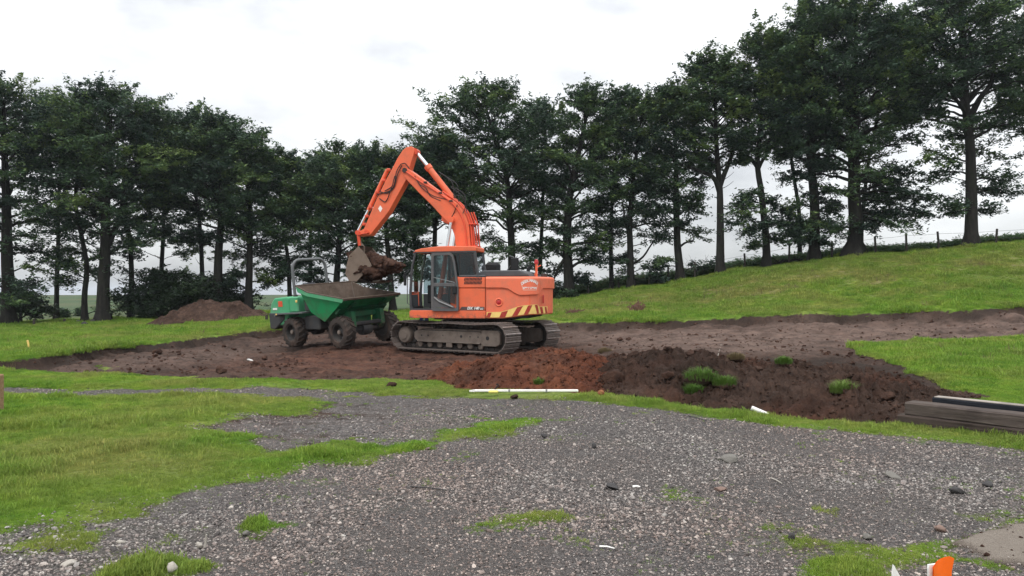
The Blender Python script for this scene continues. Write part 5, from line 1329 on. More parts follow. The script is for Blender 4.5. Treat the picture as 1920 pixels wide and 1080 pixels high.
# --- counterweight -----------------------------------------------------------
def cw_outline(n=90):
    pts = []; xc, rc = -1.70, .40           # corner centre in x, corner radius; the tail is a 2.25 m arc about the swing axis
    P_ = [(-.672, Y1)]
    for i in range(1, 24): P_.append((-.672 + (xc + .672) * i / 24, Y1))
    for i in range(0, 15):
        a = math.pi / 2 * i / 14; P_.append((xc - rc * math.sin(a) * .95, Y1 - rc + rc * math.cos(a)))
    ys = np.linspace(Y1 - rc, -(Y1 - rc), 30)[1:-1]
    x_e = xc - rc * .95
    for y in ys: P_.append((x_e - .22 * (1 - (y / (Y1 - rc)) ** 2), y))
    for i in range(14, -1, -1):
        a = math.pi / 2 * i / 14; P_.append((xc - rc * math.sin(a) * .95, -(Y1 - rc + rc * math.cos(a))))
    for i in range(23, -1, -1): P_.append((-.672 + (xc + .672) * i / 24, -Y1))
    return P_
CWO = np.array(cw_outline()); _ds = np.r_[0, np.cumsum(np.linalg.norm(np.diff(CWO, axis=0), axis=1))]
def cw_pt(s, z, off=0.0):
    x = np.interp(s, _ds, CWO[:, 0]); y = np.interp(s, _ds, CWO[:, 1]); e = .01
    tx = np.interp(s + e, _ds, CWO[:, 0]) - np.interp(s - e, _ds, CWO[:, 0]); ty = np.interp(s + e, _ds, CWO[:, 1]) - np.interp(s - e, _ds, CWO[:, 1])
    l = math.hypot(tx, ty) + 1e-9; nx, ny = -(-ty / l), -(tx / l)
    nx, ny = (ty / l) * -1, tx / l
    if nx * (x + 1.0) + ny * y < 0: nx, ny = -nx, -ny
    return Vector((x + nx * off, y + ny * off, z))
S_TOT = _ds[-1]
def cw_zb(s): t = min(s, S_TOT - s); return .905 + .10 * float(sstep(.35, 1.3, t))
CW_ZT = 2.015
def crease(s):
    t = min(s, S_TOT - s)
    return float(np.interp(t, [0, .46, .60, .80, .92, 1.44, 1.52, 1.74, 9], [1.715, 1.715, 1.69, 1.57, 1.52, 1.535, 1.56, 1.70, 1.70]))
def cw_off(s, z):
    t = min(s, S_TOT - s)
    o = -.042 * float(1 - sstep(-.014, .010, z - crease(s)))
    o += .028 * float(1 - sstep(0, .05, abs(z - (cw_band(s) - .02)))) * 0
    top = max(0, z - (CW_ZT - .07)) / .07; o -= .07 * (1 - math.sqrt(max(0, 1 - top * top)))
    bot = max(0, (cw_zb(s) + .04) - z) / .04; o -= .03 * (1 - math.sqrt(max(0, 1 - bot * bot)))
    d = math.hypot(t - .345, z - 1.335)                      # round recess of the reflector
    return o
def cw_band(s):
    t = min(s, S_TOT - s); return float(np.interp(t, [0, .40, .55, .85, 1.0, 1.45, 1.62, 9], [1.07, 1.085, 1.12, 1.22, 1.255, 1.285, 1.22, 1.20]))
b = MB(); rows = []
for i in range(190):
    s = S_TOT * i / 189; zb = cw_zb(s)
    zs = np.unique(np.concatenate([np.linspace(zb, zb + .05, 4), np.linspace(zb + .05, crease(s) - .03, 15), np.linspace(crease(s) - .02, crease(s) + .02, 6), np.linspace(crease(s) + .03, CW_ZT - .08, 7), np.linspace(CW_ZT - .07, CW_ZT, 7)]))
    rows.append([cw_pt(s, z, cw_off(s, z)) for z in zs])
nn_ = min(len(q) for q in rows); rows = [q[:nn_ - 1] + [q[-1]] for q in rows]
b.grid(rows)
topring = [q[-1] for q in rows]; botring = [q[0] for q in rows]
b.add(topring, [tuple(range(len(topring)))]); b.add(botring, [tuple(range(len(botring)))[::-1]])
CWT = b.build('counterweight', M['orange2'], EX, True)
def cw_patch(name, poly, mat, off, parent=CWT, nu=10, nv=8):
    """quad patch on the counterweight: poly = 4 corners in (s, z) given counter-clockwise"""
    b = MB(); rows = []
    for i in range(nu + 1):
        u = i / nu; row = []
        for j in range(nv + 1):
            v = j / nv
            s = (1 - v) * ((1 - u) * poly[0][0] + u * poly[1][0]) + v * ((1 - u) * poly[3][0] + u * poly[2][0])
            z = (1 - v) * ((1 - u) * poly[0][1] + u * poly[1][1]) + v * ((1 - u) * poly[3][1] + u * poly[2][1])
            row.append(cw_pt(s, z, cw_off(s, z) + off))
        rows.append(row)
    b.grid(rows); return b.build(name, mat, parent, True)
# yellow band and red chevrons
for k in range(18):
    s0, s1 = .015 + k * .109, .015 + (k + 1) * .109
    if s1 > 2.0: break
band = MB(); rows = []
for i in range(80):
    s = .02 + 2.02 * i / 79; zb = cw_zb(s) + .028; ztp = max(zb + .02, cw_band(s))
    rows.append([cw_pt(s, z, cw_off(s, z) + .004) for z in np.linspace(zb, ztp, 10)])
band.grid(rows); BAND = band.build('chevron_band', M['yellow'], CWT, True)
def stripe(s_bot, s_top, w):
    # local slanted stripe clipped to the band
    rows = []; b = MB()
    for i in range(8):
        row = []
        for j in range(12):
            v = j / 11; sa = s_bot + (s_top - s_bot) * v + w * i / 7
            zb = cw_zb(sa) + .032; z = zb + (1.25 - .95) * v
            z = min(z, max(zb + .004, cw_band(sa) - .012))
            row.append(cw_pt(sa, z, cw_off(sa, z) + .007))
        rows.append(row)
    b.grid(rows); return b.build('chevron_stripe', M['red'], CWT, True)
for (a, c, w) in ((.01, .12, .10), (.36, .50, .16), (.70, .90, .15), (1.02, 1.19, .13), (1.46, 1.33, .13), (1.70, 1.60, .12), (1.93, 1.84, .10)): stripe(a, c, w)
p = cw_pt(.345, 1.335, -.042); b = MB(); b.lathe([(.115, -.005), (.112, .010), (.100, .020), (.086, .020), (.070, .006), (.066, -.01)], p, (0, 1, 0), 28, cap=False); b.build('reflector_bezel', M['orange2'], CWT, True)
b = MB(); b.lathe([(.064, 0), (.062, .008), (.045, .014), (.0, .016)], p, (0, 1, 0), 24); b.build('reflector', M['reflector'], CWT, True)
b = MB(); b.box(cw_pt(1.76, 1.42, .0), (.03, .05, .22), None, .01); b.build('tail_lamp', M['reflector'], CWT)
# lettering: curved badge on the counterweight and model plate on the side panel
def text_mesh(txt, size, bold=.0, shear=0.0):
    c = bpy.data.curves.new('lettering', 'FONT'); c.body = txt; c.size = size; c.offset = bold; c.shear = shear; c.align_x = 'CENTER'; c.align_y = 'BOTTOM_BASELINE' if False else 'CENTER'
    o = bpy.data.objects.new('lettering', c); COL.objects.link(o); bpy.context.view_layer.update()
    me = bpy.data.meshes.new_from_object(o.evaluated_get(bpy.context.evaluated_depsgraph_get()))
    bpy.data.objects.remove(o); bpy.data.curves.remove(c); return me
def letters_on(fn, items, name, mat, parent):
    """items: (text, size, u, v, angle, bold, shear); fn maps flat (u, v) to a point"""
    b = MB()
    for txt, size, u, v, ang, bold, sh in items:
        me = text_mesh(txt, size, bold, sh); ca, sa = math.cos(ang), math.sin(ang)
        vs = [fn(u + q.co.x * ca - q.co.y * sa, v + q.co.x * sa + q.co.y * ca) for q in me.vertices]
        b.add(vs, [tuple(p.vertices) for p in me.polygons])
    return b.build(name, mat, parent, fix=False)
def on_cw(u, v): return cw_pt(u, v, cw_off(u, v) + .004)
BS, BZ = 1.20, 1.58           # badge centre foot
def arc_strip(b, r0, r1, a0, a1, n, cz_):
    rows = [[on_cw(BS + r * math.sin(a), cz_ + r * math.cos(a)) for r in (r0, r1)] for a in np.linspace(a0, a1, n)]; b.grid(rows)
b = MB(); AC = 1.40; 
cz_ = 1.565
arc_strip(b, .375, .388, -.72, .72, 28, cz_)
for sg in (-1, 1):
    p0 = (BS + sg * .388 * math.sin(.72), cz_ + .388 * math.cos(.72)); p1 = (BS + sg * .19, 1.66)
    q = [on_cw(p0[0], p0[1]), on_cw(p0[0] - sg * .014, p0[1] - .003), on_cw(p1[0] - sg * .012, p1[1]), on_cw(p1[0], p1[1])]; b.add(q, [(0, 1, 2, 3)])
rows = [[on_cw(BS + u, z) for z in (1.655, 1.668)] for u in np.linspace(-.19, .19, 8)]; b.grid(rows)
b.build('badge_outline', M['pinkwhite'], CWT, fix=False)
word = 'DIGGA RENTALS'; it = []
for i, ch_ in enumerate(word):
    a = (i - (len(word) - 1) / 2) * .112; it.append((ch_, .082, BS + .335 * math.sin(a), cz_ + .335 * math.cos(a), -a, .003, 0))
letters_on(on_cw, it, 'badge_lettering', M['white'], CWT)
letters_on(on_cw, [('07867 278444', .066, BS, 1.712, 0, .003, 0)], 'badge_lettering', M['white'], CWT)
x0, zA = ex(862, 574, Y1); x1, zB = ex(908.5, 574, Y1)
b = MB(); b.prism([(x0, 1.135), (x0 - .05, 1.215), (x1, 1.215), (x1, 1.135)][::-1], Y1 + .001, Y1 + .004); pl = b.build('model_plate', M['decal'], EX)
def on_side(u, v): return Vector((-u, Y1 + .0065, v))
letters_on(on_side, [('DX', .098, .235, 1.175, 0, .004, .3), ('140', .098, .415, 1.175, 0, .004, .3), ('LC', .062, .560, 1.162, 0, .003, .3)], 'model_lettering', M['white'], pl)
b = MB()
for k in range(3): b.prism([(x0 + .045 + k * .03, 1.14), (x0 + .01 + k * .03, 1.21), (x0 - .006 + k * .03, 1.21), (x0 + .029 + k * .03, 1.14)][::-1], Y1 + .001, Y1 + .0038 + k * .0002)
b.build('model_flash', M['red'], pl)
# --- hood, mirror, exhaust, beacon post --------------------------------------
b = MB(); b.prism([(-.30, 2.0), (-.52, 2.165), (-.60, 2.185), (-1.55, 2.185), (-1.78, 2.10), (-1.84, 2.02)], -.95, 1.10); b.build('engine_hood', M['hood'], EX, bevel=.03)
panel('hood_ledge', -.66, .08, 2.0, 2.06, Y1 - .01, M['hood'], .5)
b = MB(); b.box((-1.30, .95, 2.025), (.4, .2, .04), None, .01); b.build('hinge', M['orange2'], EX)
b = MB(); b.tube([(-1.05, -.9, 2.15), (-.98, -.9, 2.62), (-.86, -.9, 2.66)], .018, 8); b.tube([(-1.1, -.9, 2.66), (-.72, -.9, 2.15)], .012, 6); m_ = b.build('mirror_stay', M['grey_metal'], EX)
b = MB(); b.box((-1.02, -.86, 2.42), (.24, .05, .36), None, .03); b.build('mirror', M['black'], m_)
b = MB(); b.tube([(-1.50, -.45, 2.15), (-1.50, -.45, 2.25), (-1.60, -.45, 2.38)], .055, 12); b.build('exhaust_pipe', M['black'], EX, True)
b = MB(); b.tube([(-1.86, .25, 1.98), (-1.86, .25, 2.40)], .035, 8); b.tube([(-1.86, .25, 2.28), (-1.99, .25, 2.34)], .015, 6); b.tube([(-1.78, .25, 1.98), (-1.86, .25, 2.2)], .015, 6); bp_ = b.build('beacon_post', M['orange'], EX)
b = MB(); b.lathe([(.06, 0), (.06, .05), (.045, .11), (.0, .125)], (-1.86, .25, 2.38), (0, 0, 1), 14); b.build('beacon', M['reflector'], bp_, True)
b = MB(); b.box((-1.55, -.2, 2.08), (.5, .9, .1), None, .02); b.box((-1.95, -.5, 2.07), (.14, .3, .12), None, .02); b.build('rear_rail', M['steel_dark'], EX)
b = MB(); b.tube([(-.32, -.4, 2.0), (-.32, -.4, 2.42), (-.62, -.4, 2.42), (-.62, -.4, 2.05)], .02, 6); b.box((-.47, -.45, 2.25), (.42, .3, .42), None, .08); b.build('air_filter', M['black'], EX)
# --- cab ---------------------------------------------------------------------
CY0, CY1 = .28, 1.20; CZ0 = 1.118
roof_z = 2.80
def bar(b, p, q, w, d): 
    p, q = Vector(p), Vector(q); t = (q - p); L_ = t.length; b.box((p + q) / 2, (w, d, L_), t.to_track_quat('Z', 'Y').to_matrix(), .008)
b = MB()
for y in (CY0 + .03, CY1 - .03):
    b.tube([(1.42, y, CZ0), (1.44, y, 1.6), (1.40, y, 2.25), (1.30, y, 2.66), (1.22, y, 2.72)], [.038, .038, .034, .034, .034], 8)
    b.tube([(-.46, y, 2.0), (-.40, y, 2.35), (-.36, y, 2.70)], .042, 8)
    b.tube([(.34, y, CZ0), (.34, y, 2.70)], .04, 8)
    b.box((.5, y, CZ0 + .02), (1.82, .07, .05))
    b.box((.45, y, 2.70), (1.66, .07, .07))
b.box((1.40, (CY0 + CY1) / 2, CZ0 + .05), (.06, CY1 - CY0, .10)); b.box((-.42, (CY0 + CY1) / 2, 2.03), (.06, CY1 - CY0, .10))
b.box((.5, (CY0 + CY1) / 2, CZ0 + .005), (1.8, CY1 - CY0 - .02, .03))
CAB = b.build('cab_frame', M['cab_frame'], EX)
b = MB(); ro = [(1.36, 2.66), (1.30, 2.735), (1.12, 2.785), (.62, 2.835), (.30, 2.84), (-.36, 2.825), (-.40, 2.80), (-.40, 2.70), (1.30, 2.68)]
b.prism(ro[::-1], CY0 - .01, CY1 + .012); b.build('roof', M['orange'], CAB, bevel=.03)
b = MB(); b.prism([(.30, CZ0), (.30, 1.90), (.20, 2.02), (-.44, 2.02), (-.44, CZ0)], CY1 - .05, CY1 - .005); b.build('rear_quarter_panel', M['orange'], CAB)
b = MB(); b.prism([(1.36, CZ0 + .05), (1.36, 1.55), (.36, 1.55), (.36, CZ0 + .05)], CY0, CY0 + .02); b.prism([(.30, CZ0), (.30, 2.0), (-.42, 2.0), (-.42, CZ0)], CY0, CY0 + .03); b.build('far_side_panel', M['cab_frame'], CAB)
def pane(name, poly, y, parent=CAB, th=.006):
    b = MB(); b.prism(poly, y, y + th); return b.build(name, M['glass'], parent)
pane('rear_side_window', [(.29, 2.06), (.29, 2.66), (-.33, 2.66), (-.41, 2.06)], CY1 - .03)
pane('far_side_window', [(1.36, 1.57), (1.36, 2.2), (1.26, 2.64), (.38, 2.66), (.38, 1.57)], CY0 + .01)
pane('far_side_window', [(.29, 2.05), (.29, 2.66), (-.33, 2.66), (-.41, 2.05)], CY0 + .01)
b = MB(); b.add([(1.435, CY0 + .06, CZ0 + .1), (1.435, CY1 - .06, CZ0 + .1), (1.45, CY1 - .06, 1.62), (1.45, CY0 + .06, 1.62)], [(0, 1, 2, 3)]); b.add([(1.447, CY0 + .06, 1.64), (1.447, CY1 - .06, 1.64), (1.30, CY1 - .06, 2.66), (1.30, CY0 + .06, 2.66)], [(0, 1, 2, 3)])
b.build('windscreen', M['glass'], CAB)
b = MB(); b.add([(-.45, CY0 + .06, 2.08), (-.45, CY1 - .06, 2.08), (-.37, CY1 - .06, 2.66), (-.37, CY0 + .06, 2.66)], [(0, 1, 2, 3)]); b.build('rear_window', M['glass'], CAB)
b = MB(); b.box((.16, .66, 1.42), (.50, .50, .14), None, .05); b.box((-.06, .66, 1.80), (.14, .48, .72), Matrix.Rotation(-.12, 3, 'Y'), .05); b.box((-.10, .66, 2.22), (.10, .28, .18), None, .04); b.box((.12, .66, 1.22), (.4, .4, .28), None, .02)
b.box((.22, .98, 1.58), (.42, .14, .12), None, .03); b.box((.22, .40, 1.58), (.42, .14, .12), None, .03); b.build('seat', M['seat'], CAB)
b = MB(); b.tube([(.36, .98, 1.62), (.38, .98, 1.80)], .018, 6); b.tube([(.36, .40, 1.62), (.38, .40, 1.80)], .018, 6); b.tube([(1.0, .62, CZ0), (.92, .62, 1.55)], .02, 6); b.tube([(1.0, .80, CZ0), (.90, .80, 1.48)], .02, 6); b.box((1.12, .40, 1.55), (.14, .14, .5), None, .02); b.build('control_levers', M['black'], CAB)
b = MB(); b.tube([(1.30, CY1 + .02, 2.70), (1.46, CY1 + .04, 2.78), (1.47, CY1 + .04, 2.70)], .012, 6); b.lathe([(.035, 0), (.035, .07), (.02, .085)], (1.46, CY1 + .04, 2.70), (0, 0, 1), 10); b.build('work_lamp', M['grey_plastic'], CAB)
b = MB(); b.tube([(1.40, CY1 + .01, 1.25), (1.50, CY1 + .05, 1.3), (1.50, CY1 + .05, 2.05), (1.41, CY1 + .01, 2.1)], .014, 6); b.build('grab_rail', M['cab_frame'], CAB)
b = MB(); b.box((1.56, CY1 + .06, 1.95), (.03, .16, .34), None, .02); b.tube([(1.42, CY1, 2.25), (1.55, CY1 + .05, 2.15), (1.56, CY1 + .06, 1.95)], .01, 6); b.build('cab_mirror', M['black'], CAB)
# door, swung open and latched flat on the cab side
DY = CY1 + .075
ox, oz = ex(808.5, 585, DY)[0], 1.10
dx1 = ex(860, 585, DY)[0]; dtop = 2.66
outer = [(ox, oz + .05), (ox - .05, oz), (dx1 + .03, oz), (dx1, oz + .04), (dx1 + .01, 1.75), (dx1 + .10, 2.40), (dx1 + .16, dtop - .05), (dx1 + .24, dtop), (ox - .02, dtop - .01), (ox, dtop - .05)]
def ring(b, outer_, inner_, y0, y1):
    n = len(outer_); vs = [(p[0], y, p[1]) for y in (y0, y1) for p in outer_] + [(p[0], y, p[1]) for y in (y0, y1) for p in inner_]; fs = []
    for i in range(n):
        j = (i + 1) % n
        fs += [(i, j, 2 * n + j, 2 * n + i), (n + i, 3 * n + i, 3 * n + j, n + j), (i, n + i, n + j, j), (2 * n + i, 2 * n + j, 3 * n + j, 3 * n + i)]
    b.add(vs, fs)
cxm, czm = sum(p[0] for p in outer) / len(outer), sum(p[1] for p in outer) / len(outer)
inner = [(p[0] + (cxm - p[0]) * .17, p[1] + (czm - p[1]) * (.085 if p[1] > 2 else .10)) for p in outer]
b = MB(); ring(b, outer, inner, DY - .035, DY + .012)
b.box(((ox + dx1) / 2 + .03, DY - .01, 1.80), (abs(ox - dx1) - .10, .045, .10), None, .012)
b.prism([(ox - .07, oz + .09), (ox - .07, oz + .40), (dx1 + .16, oz + .14), (dx1 + .10, oz + .09)][::-1], DY - .03, DY + .006)
DOOR = b.build('cab_door', M['door_frame'], EX)
pane('door_window', [(ox - .08, 1.85), (ox - .08, 2.58), (dx1 + .20, 2.58), (dx1 + .14, 2.40), (dx1 + .09, 1.85)][::-1], DY - .012, DOOR)
pane('door_window', [(ox - .08, 1.46), (ox - .08, 1.75), (dx1 + .09, 1.75), (dx1 + .09, 1.28)][::-1], DY - .012, DOOR)
b = MB(); b.tube([(ox - .09, DY + .03, 1.47), (ox - .22, DY + .03, 1.36), (dx1 + .14, DY + .03, 1.20)], .018, 8); b.tube([(ox - .07, DY + .03, 2.0), (dx1 + .10, DY + .03, 1.86)], .009, 6); b.build('door_rail', M['grey_plastic'], DOOR)
b = MB(); b.box((dx1 + .10, DY + .03, 1.66), (.12, .05, .22), None, .02); b.build('door_handle', M['black'], DOOR)
# --- boom --------------------------------------------------------------------
BY = .20
inn = [(758, 333), (785, 361), (808.5, 384), (832, 410), (845, 423), (852, 441), (854, 462), (852, 500), (846, 545)]
outl = [(765, 316), (795.6, 338), (826.7, 361), (857.8, 382), (871, 400), (879, 421), (882, 462), (884, 510), (880, 548)]
pin_ = [ex(*q, BY) for q in inn]; pot_ = [ex(*q, BY) for q in outl]
tipc = ex(757, 318, BY)
poly = [(tipc[0] + .10, tipc[1] + .02)] + pot_ + pin_[::-1]
b = MB(); b.prism(poly, -BY, BY); BOOM = b.build('boom', M['orange'], EX, bevel=.02)
b = MB(); pbr = ex(829, 410, .3)
b.lathe([(.075, -.30), (.075, .30)], (ex(851, 413, 0)[0], 0, ex(851, 413, 0)[1]), (0, 1, 0), 14)
b.prism([ex(826, 402, .2), ex(826, 413, .2), ex(836, 419, .2), ex(846, 418, .2), ex(836, 408, .2)], -.12, .12); b.build('boom_bracket', M['orange'], BOOM, bevel=.01)
b = MB(); b.lathe([(.07, -BY - .04), (.07, BY + .04)], (tipc[0] - .03, 0, tipc[1] - .02), (0, 1, 0), 14); b.build('boom_pin', M['steel_dark'], BOOM)
# pipes and hoses following the back of the boom
def offset(path, o):
    P_ = np.array(path); Tn = np.gradient(P_, axis=0); Tn /= np.linalg.norm(Tn, axis=1, keepdims=True); Nn = np.stack([-Tn[:, 1], Tn[:, 0]], 1)
    if (Nn * (P_ - np.array(pin_).mean(0))).sum() < 0: Nn = -Nn
    return P_ + Nn * o
def smooth_path(P_, n=30):
    P_ = np.array(P_); t = np.r_[0, np.cumsum(np.linalg.norm(np.diff(P_, axis=0), axis=1))]; q = np.linspace(0, t[-1], n)
    A = np.stack([np.interp(q, t, P_[:, k]) for k in range(P_.shape[1])], 1)
    for _ in range(3): A[1:-1] = (A[:-2] + 2 * A[1:-1] + A[2:]) / 4
    return A
for (o, y, r_, k0, k1) in ((.05, .15, .026, 2, 9), (.06, .02, .022, 3, 9), (.055, -.12, .026, 2, 9), (.09, .10, .022, 4, 9), (.135, -.04, .022, 4, 9), (.18, -.14, .02, 4, 9)):
    pth = smooth_path(offset(pot_[k0:k1], o)); b = MB(); b.tube([(p[0], y, p[1]) for p in pth], r_, 8); b.build('hydraulic_pipe', M['orange_pipe'], BOOM, True)
for k in (5, 6):
    c = offset(pot_, .10)[k]; b = MB(); b.box((c[0], 0, c[1]), (.22, .42, .03), None, .006); b.build('pipe_clamp', M['orange_pipe'], BOOM)
# near-side line along the boom web with clips
pth = smooth_path([ex(*q, BY) for q in ((762, 322), (790, 342), (808, 352), (826, 364), (846, 378), (862, 396), (872, 420), (876, 462))]); b = MB(); b.tube([(p[0], BY + .03, p[1]) for p in pth], .022, 8); b.build('hydraulic_pipe', M['orange_pipe'], BOOM, True)
for (px, py) in ((798, 342), (816, 343), (826, 362), (846, 377)):
    q = ex(px, py, BY); b = MB(); b.box((q[0], BY + .03, q[1]), (.09, .06, .05), None, .006); b.build('pipe_clamp', M['steel_dark'], BOOM)
for pts in (((778, 330), (790, 352), (812, 368), (838, 374)), ((786, 346), (800, 352), (806, 368), (826, 376)), ((850, 366), (870, 368), (874, 386), (868, 400)), ((846, 352), (862, 362), (872, 378), (876, 400)), ((858, 384), (852, 398), (846, 408))):
    pth = smooth_path([ex(*q, BY) for q in pts], 18); b = MB(); b.tube([(p[0], BY + .02 + .02 * math.sin(i * .35), p[1]) for i, p in enumerate(pth)], .012, 6); b.build('hose', M['hose'], BOOM, True)
# boom cylinders
for y in (.31, -.31):
    top_ = ex(852, 414, 0); top_ = (top_[0], y, top_[1]); foot_ = (.92, y, 1.20); tv = Vector(foot_) - Vector(top_)
    b = MB(); b.cyl(Vector(top_) + tv * .40, foot_, .065, 16); b.lathe([(.08, -.05), (.08, .05)], top_, (0, 1, 0), 14); cyl_ = b.build('boom_cylinder', M['orange'], EX, True)
    b = MB(); b.cyl(Vector(top_) + tv * .02, Vector(top_) + tv * .45, .042, 14); b.build('cylinder_rod', M['chrome'], cyl_, True)
# --- stick -------------------------------------------------------------------
SY = .17
near = [(755, 281), (762, 275.5), (771, 274), (776, 277), (777, 284), (768, 313), (763, 334), (729, 396), (694, 441), (672, 443), (668, 437), (682, 429), (705, 375), (724, 336), (737, 312), (745, 296)]
b = MB(); b.prism([ex(*q, SY) for q in near], -SY, SY); STICK = b.build('stick', M['orange'], EX, bevel=.015)
b = MB(); q0, q1 = ex(673, 442, 0), ex(668, 439, 0)
b.lathe([(.07, -.24), (.07, .24)], (ex(676, 437, 0)[0], 0, ex(676, 437, 0)[1]), (0, 1, 0), 12); b.lathe([(.06, -.24), (.06, .24)], (ex(692, 436, 0)[0], 0, ex(692, 436, 0)[1]), (0, 1, 0), 12); b.build('stick_pin', M['orange_pipe'], STICK)
b = MB(); b.prism([ex(*q, SY) for q in ((709, 391), (713, 385), (717, 391), (713, 398))], SY + .001, SY + .006); b.build('sticker', M['white'], STICK)
for (px, py) in ((731, 318), (722, 338), (710, 360), (697, 388), (690, 405), (685, 420)):
    q = ex(px - 1, py, SY); b = MB(); b.box((q[0] + .04, SY - .04, q[1]), (.10, .10, .08), None, .015); b.build('pipe_bracket', M['orange_pipe'], STICK)
# bucket cylinder on the front of the stick
pA, pB = ex(730, 318, 0), ex(694, 394, 0); off = .055
pA = (pA[0] + off, pA[1]); pB = (pB[0] + off, pB[1])
b = MB(); b.cyl((pA[0], 0, pA[1]), (pB[0], 0, pB[1]), .058, 16); BC = b.build('bucket_cylinder', M['orange'], EX, True)
pC = ex(671, 438, 0); b = MB(); b.cyl((pB[0], 0, pB[1]), (pC[0] + .04, 0, pC[1]), .04, 12); b.build('cylinder_rod', M['chrome'], BC, True)
for pts in (((752, 308), (744, 320), (741, 345), (734, 358), (716, 362), (706, 366)), ((754, 310), (745, 330), (740, 352), (726, 364), (712, 359)), ((735, 352), (728, 372), (722, 380), (712, 372)), ((752, 308), (760, 306), (768, 316)), ((741, 330), (736, 350), (722, 358))):
    pth = smooth_path([ex(*q, SY) for q in pts], 22); b = MB(); b.tube([(p[0], SY + .03 + .015 * math.sin(i * .3), p[1]) for i, p in enumerate(pth)], .014, 6); b.build('hose', M['hose'], STICK, True)
# arm cylinder over the boom
aR0, aR1, aB0, aB1 = ex(780, 285, 0), ex(804, 314, 0), ex(801, 311, 0), ex(849, 372, 0)
b = MB(); b.cyl((aB0[0], 0, aB0[1]), (aB1[0], 0, aB1[1]), .088, 18); b.cyl((aB0[0], 0, aB0[1]), (aB0[0] + (aB1[0] - aB0[0]) * .10, 0, aB0[1] + (aB1[1] - aB0[1]) * .10), .108, 18); AC_ = b.build('arm_cylinder', M['orange'], EX, True)
b = MB(); b.cyl((aR0[0], 0, aR0[1]), (aR1[0], 0, aR1[1]), .055, 14); b.build('cylinder_rod', M['chrome'], AC_, True)
b = MB(); b.lathe([(.09, -.13), (.09, .13)], (aR0[0], 0, aR0[1]), (0, 1, 0), 14); b.build('rod_eye', M['orange_pipe'], AC_)
for (y, a, c, h) in ((.07, (822, 322), (852, 372), 12), (-.07, (826, 326), (860, 380), 16), (.0, (846, 350), (872, 392), 14)):
    p0, p1 = ex(*a, y), ex(*c, y); pm_ = ex((a[0] + c[0]) / 2 + h, (a[1] + c[1]) / 2 - h * .4, y); pth = smooth_path([p0, ((p0[0] + pm_[0]) / 2, (p0[1] + pm_[1]) / 2 + .03), pm_, p1], 18); b = MB(); b.tube([(p[0], y, p[1]) for p in pth], .016, 6); b.build('hose', M['hose'], AC_, True)
# links and bucket
b = MB()
for y in (.21, -.21):
    l0, l1, l2 = ex(692, 436, y), ex(672, 440, y), ex(682, 470, y)
    bar(b, (l0[0], y, l0[1]), (l1[0], y, l1[1]), .07, .04); 
    l3 = ex(676, 472, y); bar(b, (l1[0], y * .8, l1[1]), (l3[0], y * .8, l3[1]), .08, .05)
b.build('bucket_link', M['orange_pipe'], EX)
BW = .52
sidep = [ex(*q, BW) for q in ((672, 462), (660, 474), (655, 479), (650, 498), (648, 514), (655, 527), (669, 528), (697, 498), (686, 478))]
floor_ = [(655, 527), (672, 531), (694, 531), (716, 527)]
BK = None
b = MB()
for y in (BW, -BW): b.prism(sidep, y - .02, y + .02)
shell = [ex(*q, BW) for q in ((672, 462), (660, 472), (654, 480), (650, 498), (648, 514), (655, 527), (669, 530), (690, 531), (712, 527))]
rows = [[(p[0], y, p[1]) for y in np.linspace(-BW + .02, BW - .02, 5)] for p in shell]; b.grid(rows)
rows2 = [[(p[0] - .02, y, p[1] + .03) for y in np.linspace(-BW + .02, BW - .02, 5)] for p in shell]; b.grid(rows2)
for y in (.16, -.16): 
    e0, e1, e2 = ex(672, 466, y), ex(684, 470, y), ex(676, 452, y); b.prism([(e0[0], e0[1]), (e1[0], e1[1] - .06), (e1[0], e1[1] + .1), (e2[0], e2[1])], y - .025, y + .025)
BK = b.build('bucket', M['bucket'], EX)
lip = ex(712, 527, 0)
for k in range(5):
    y = -BW + .08 + k * (2 * BW - .16) / 4; b = MB(); b.box((lip[0] - .08, y, lip[1] - .01), (.22, .09, .05), Matrix.Rotation(.1, 3, 'Y'), .012); b.build('tooth', M['steel_dusty'], BK)
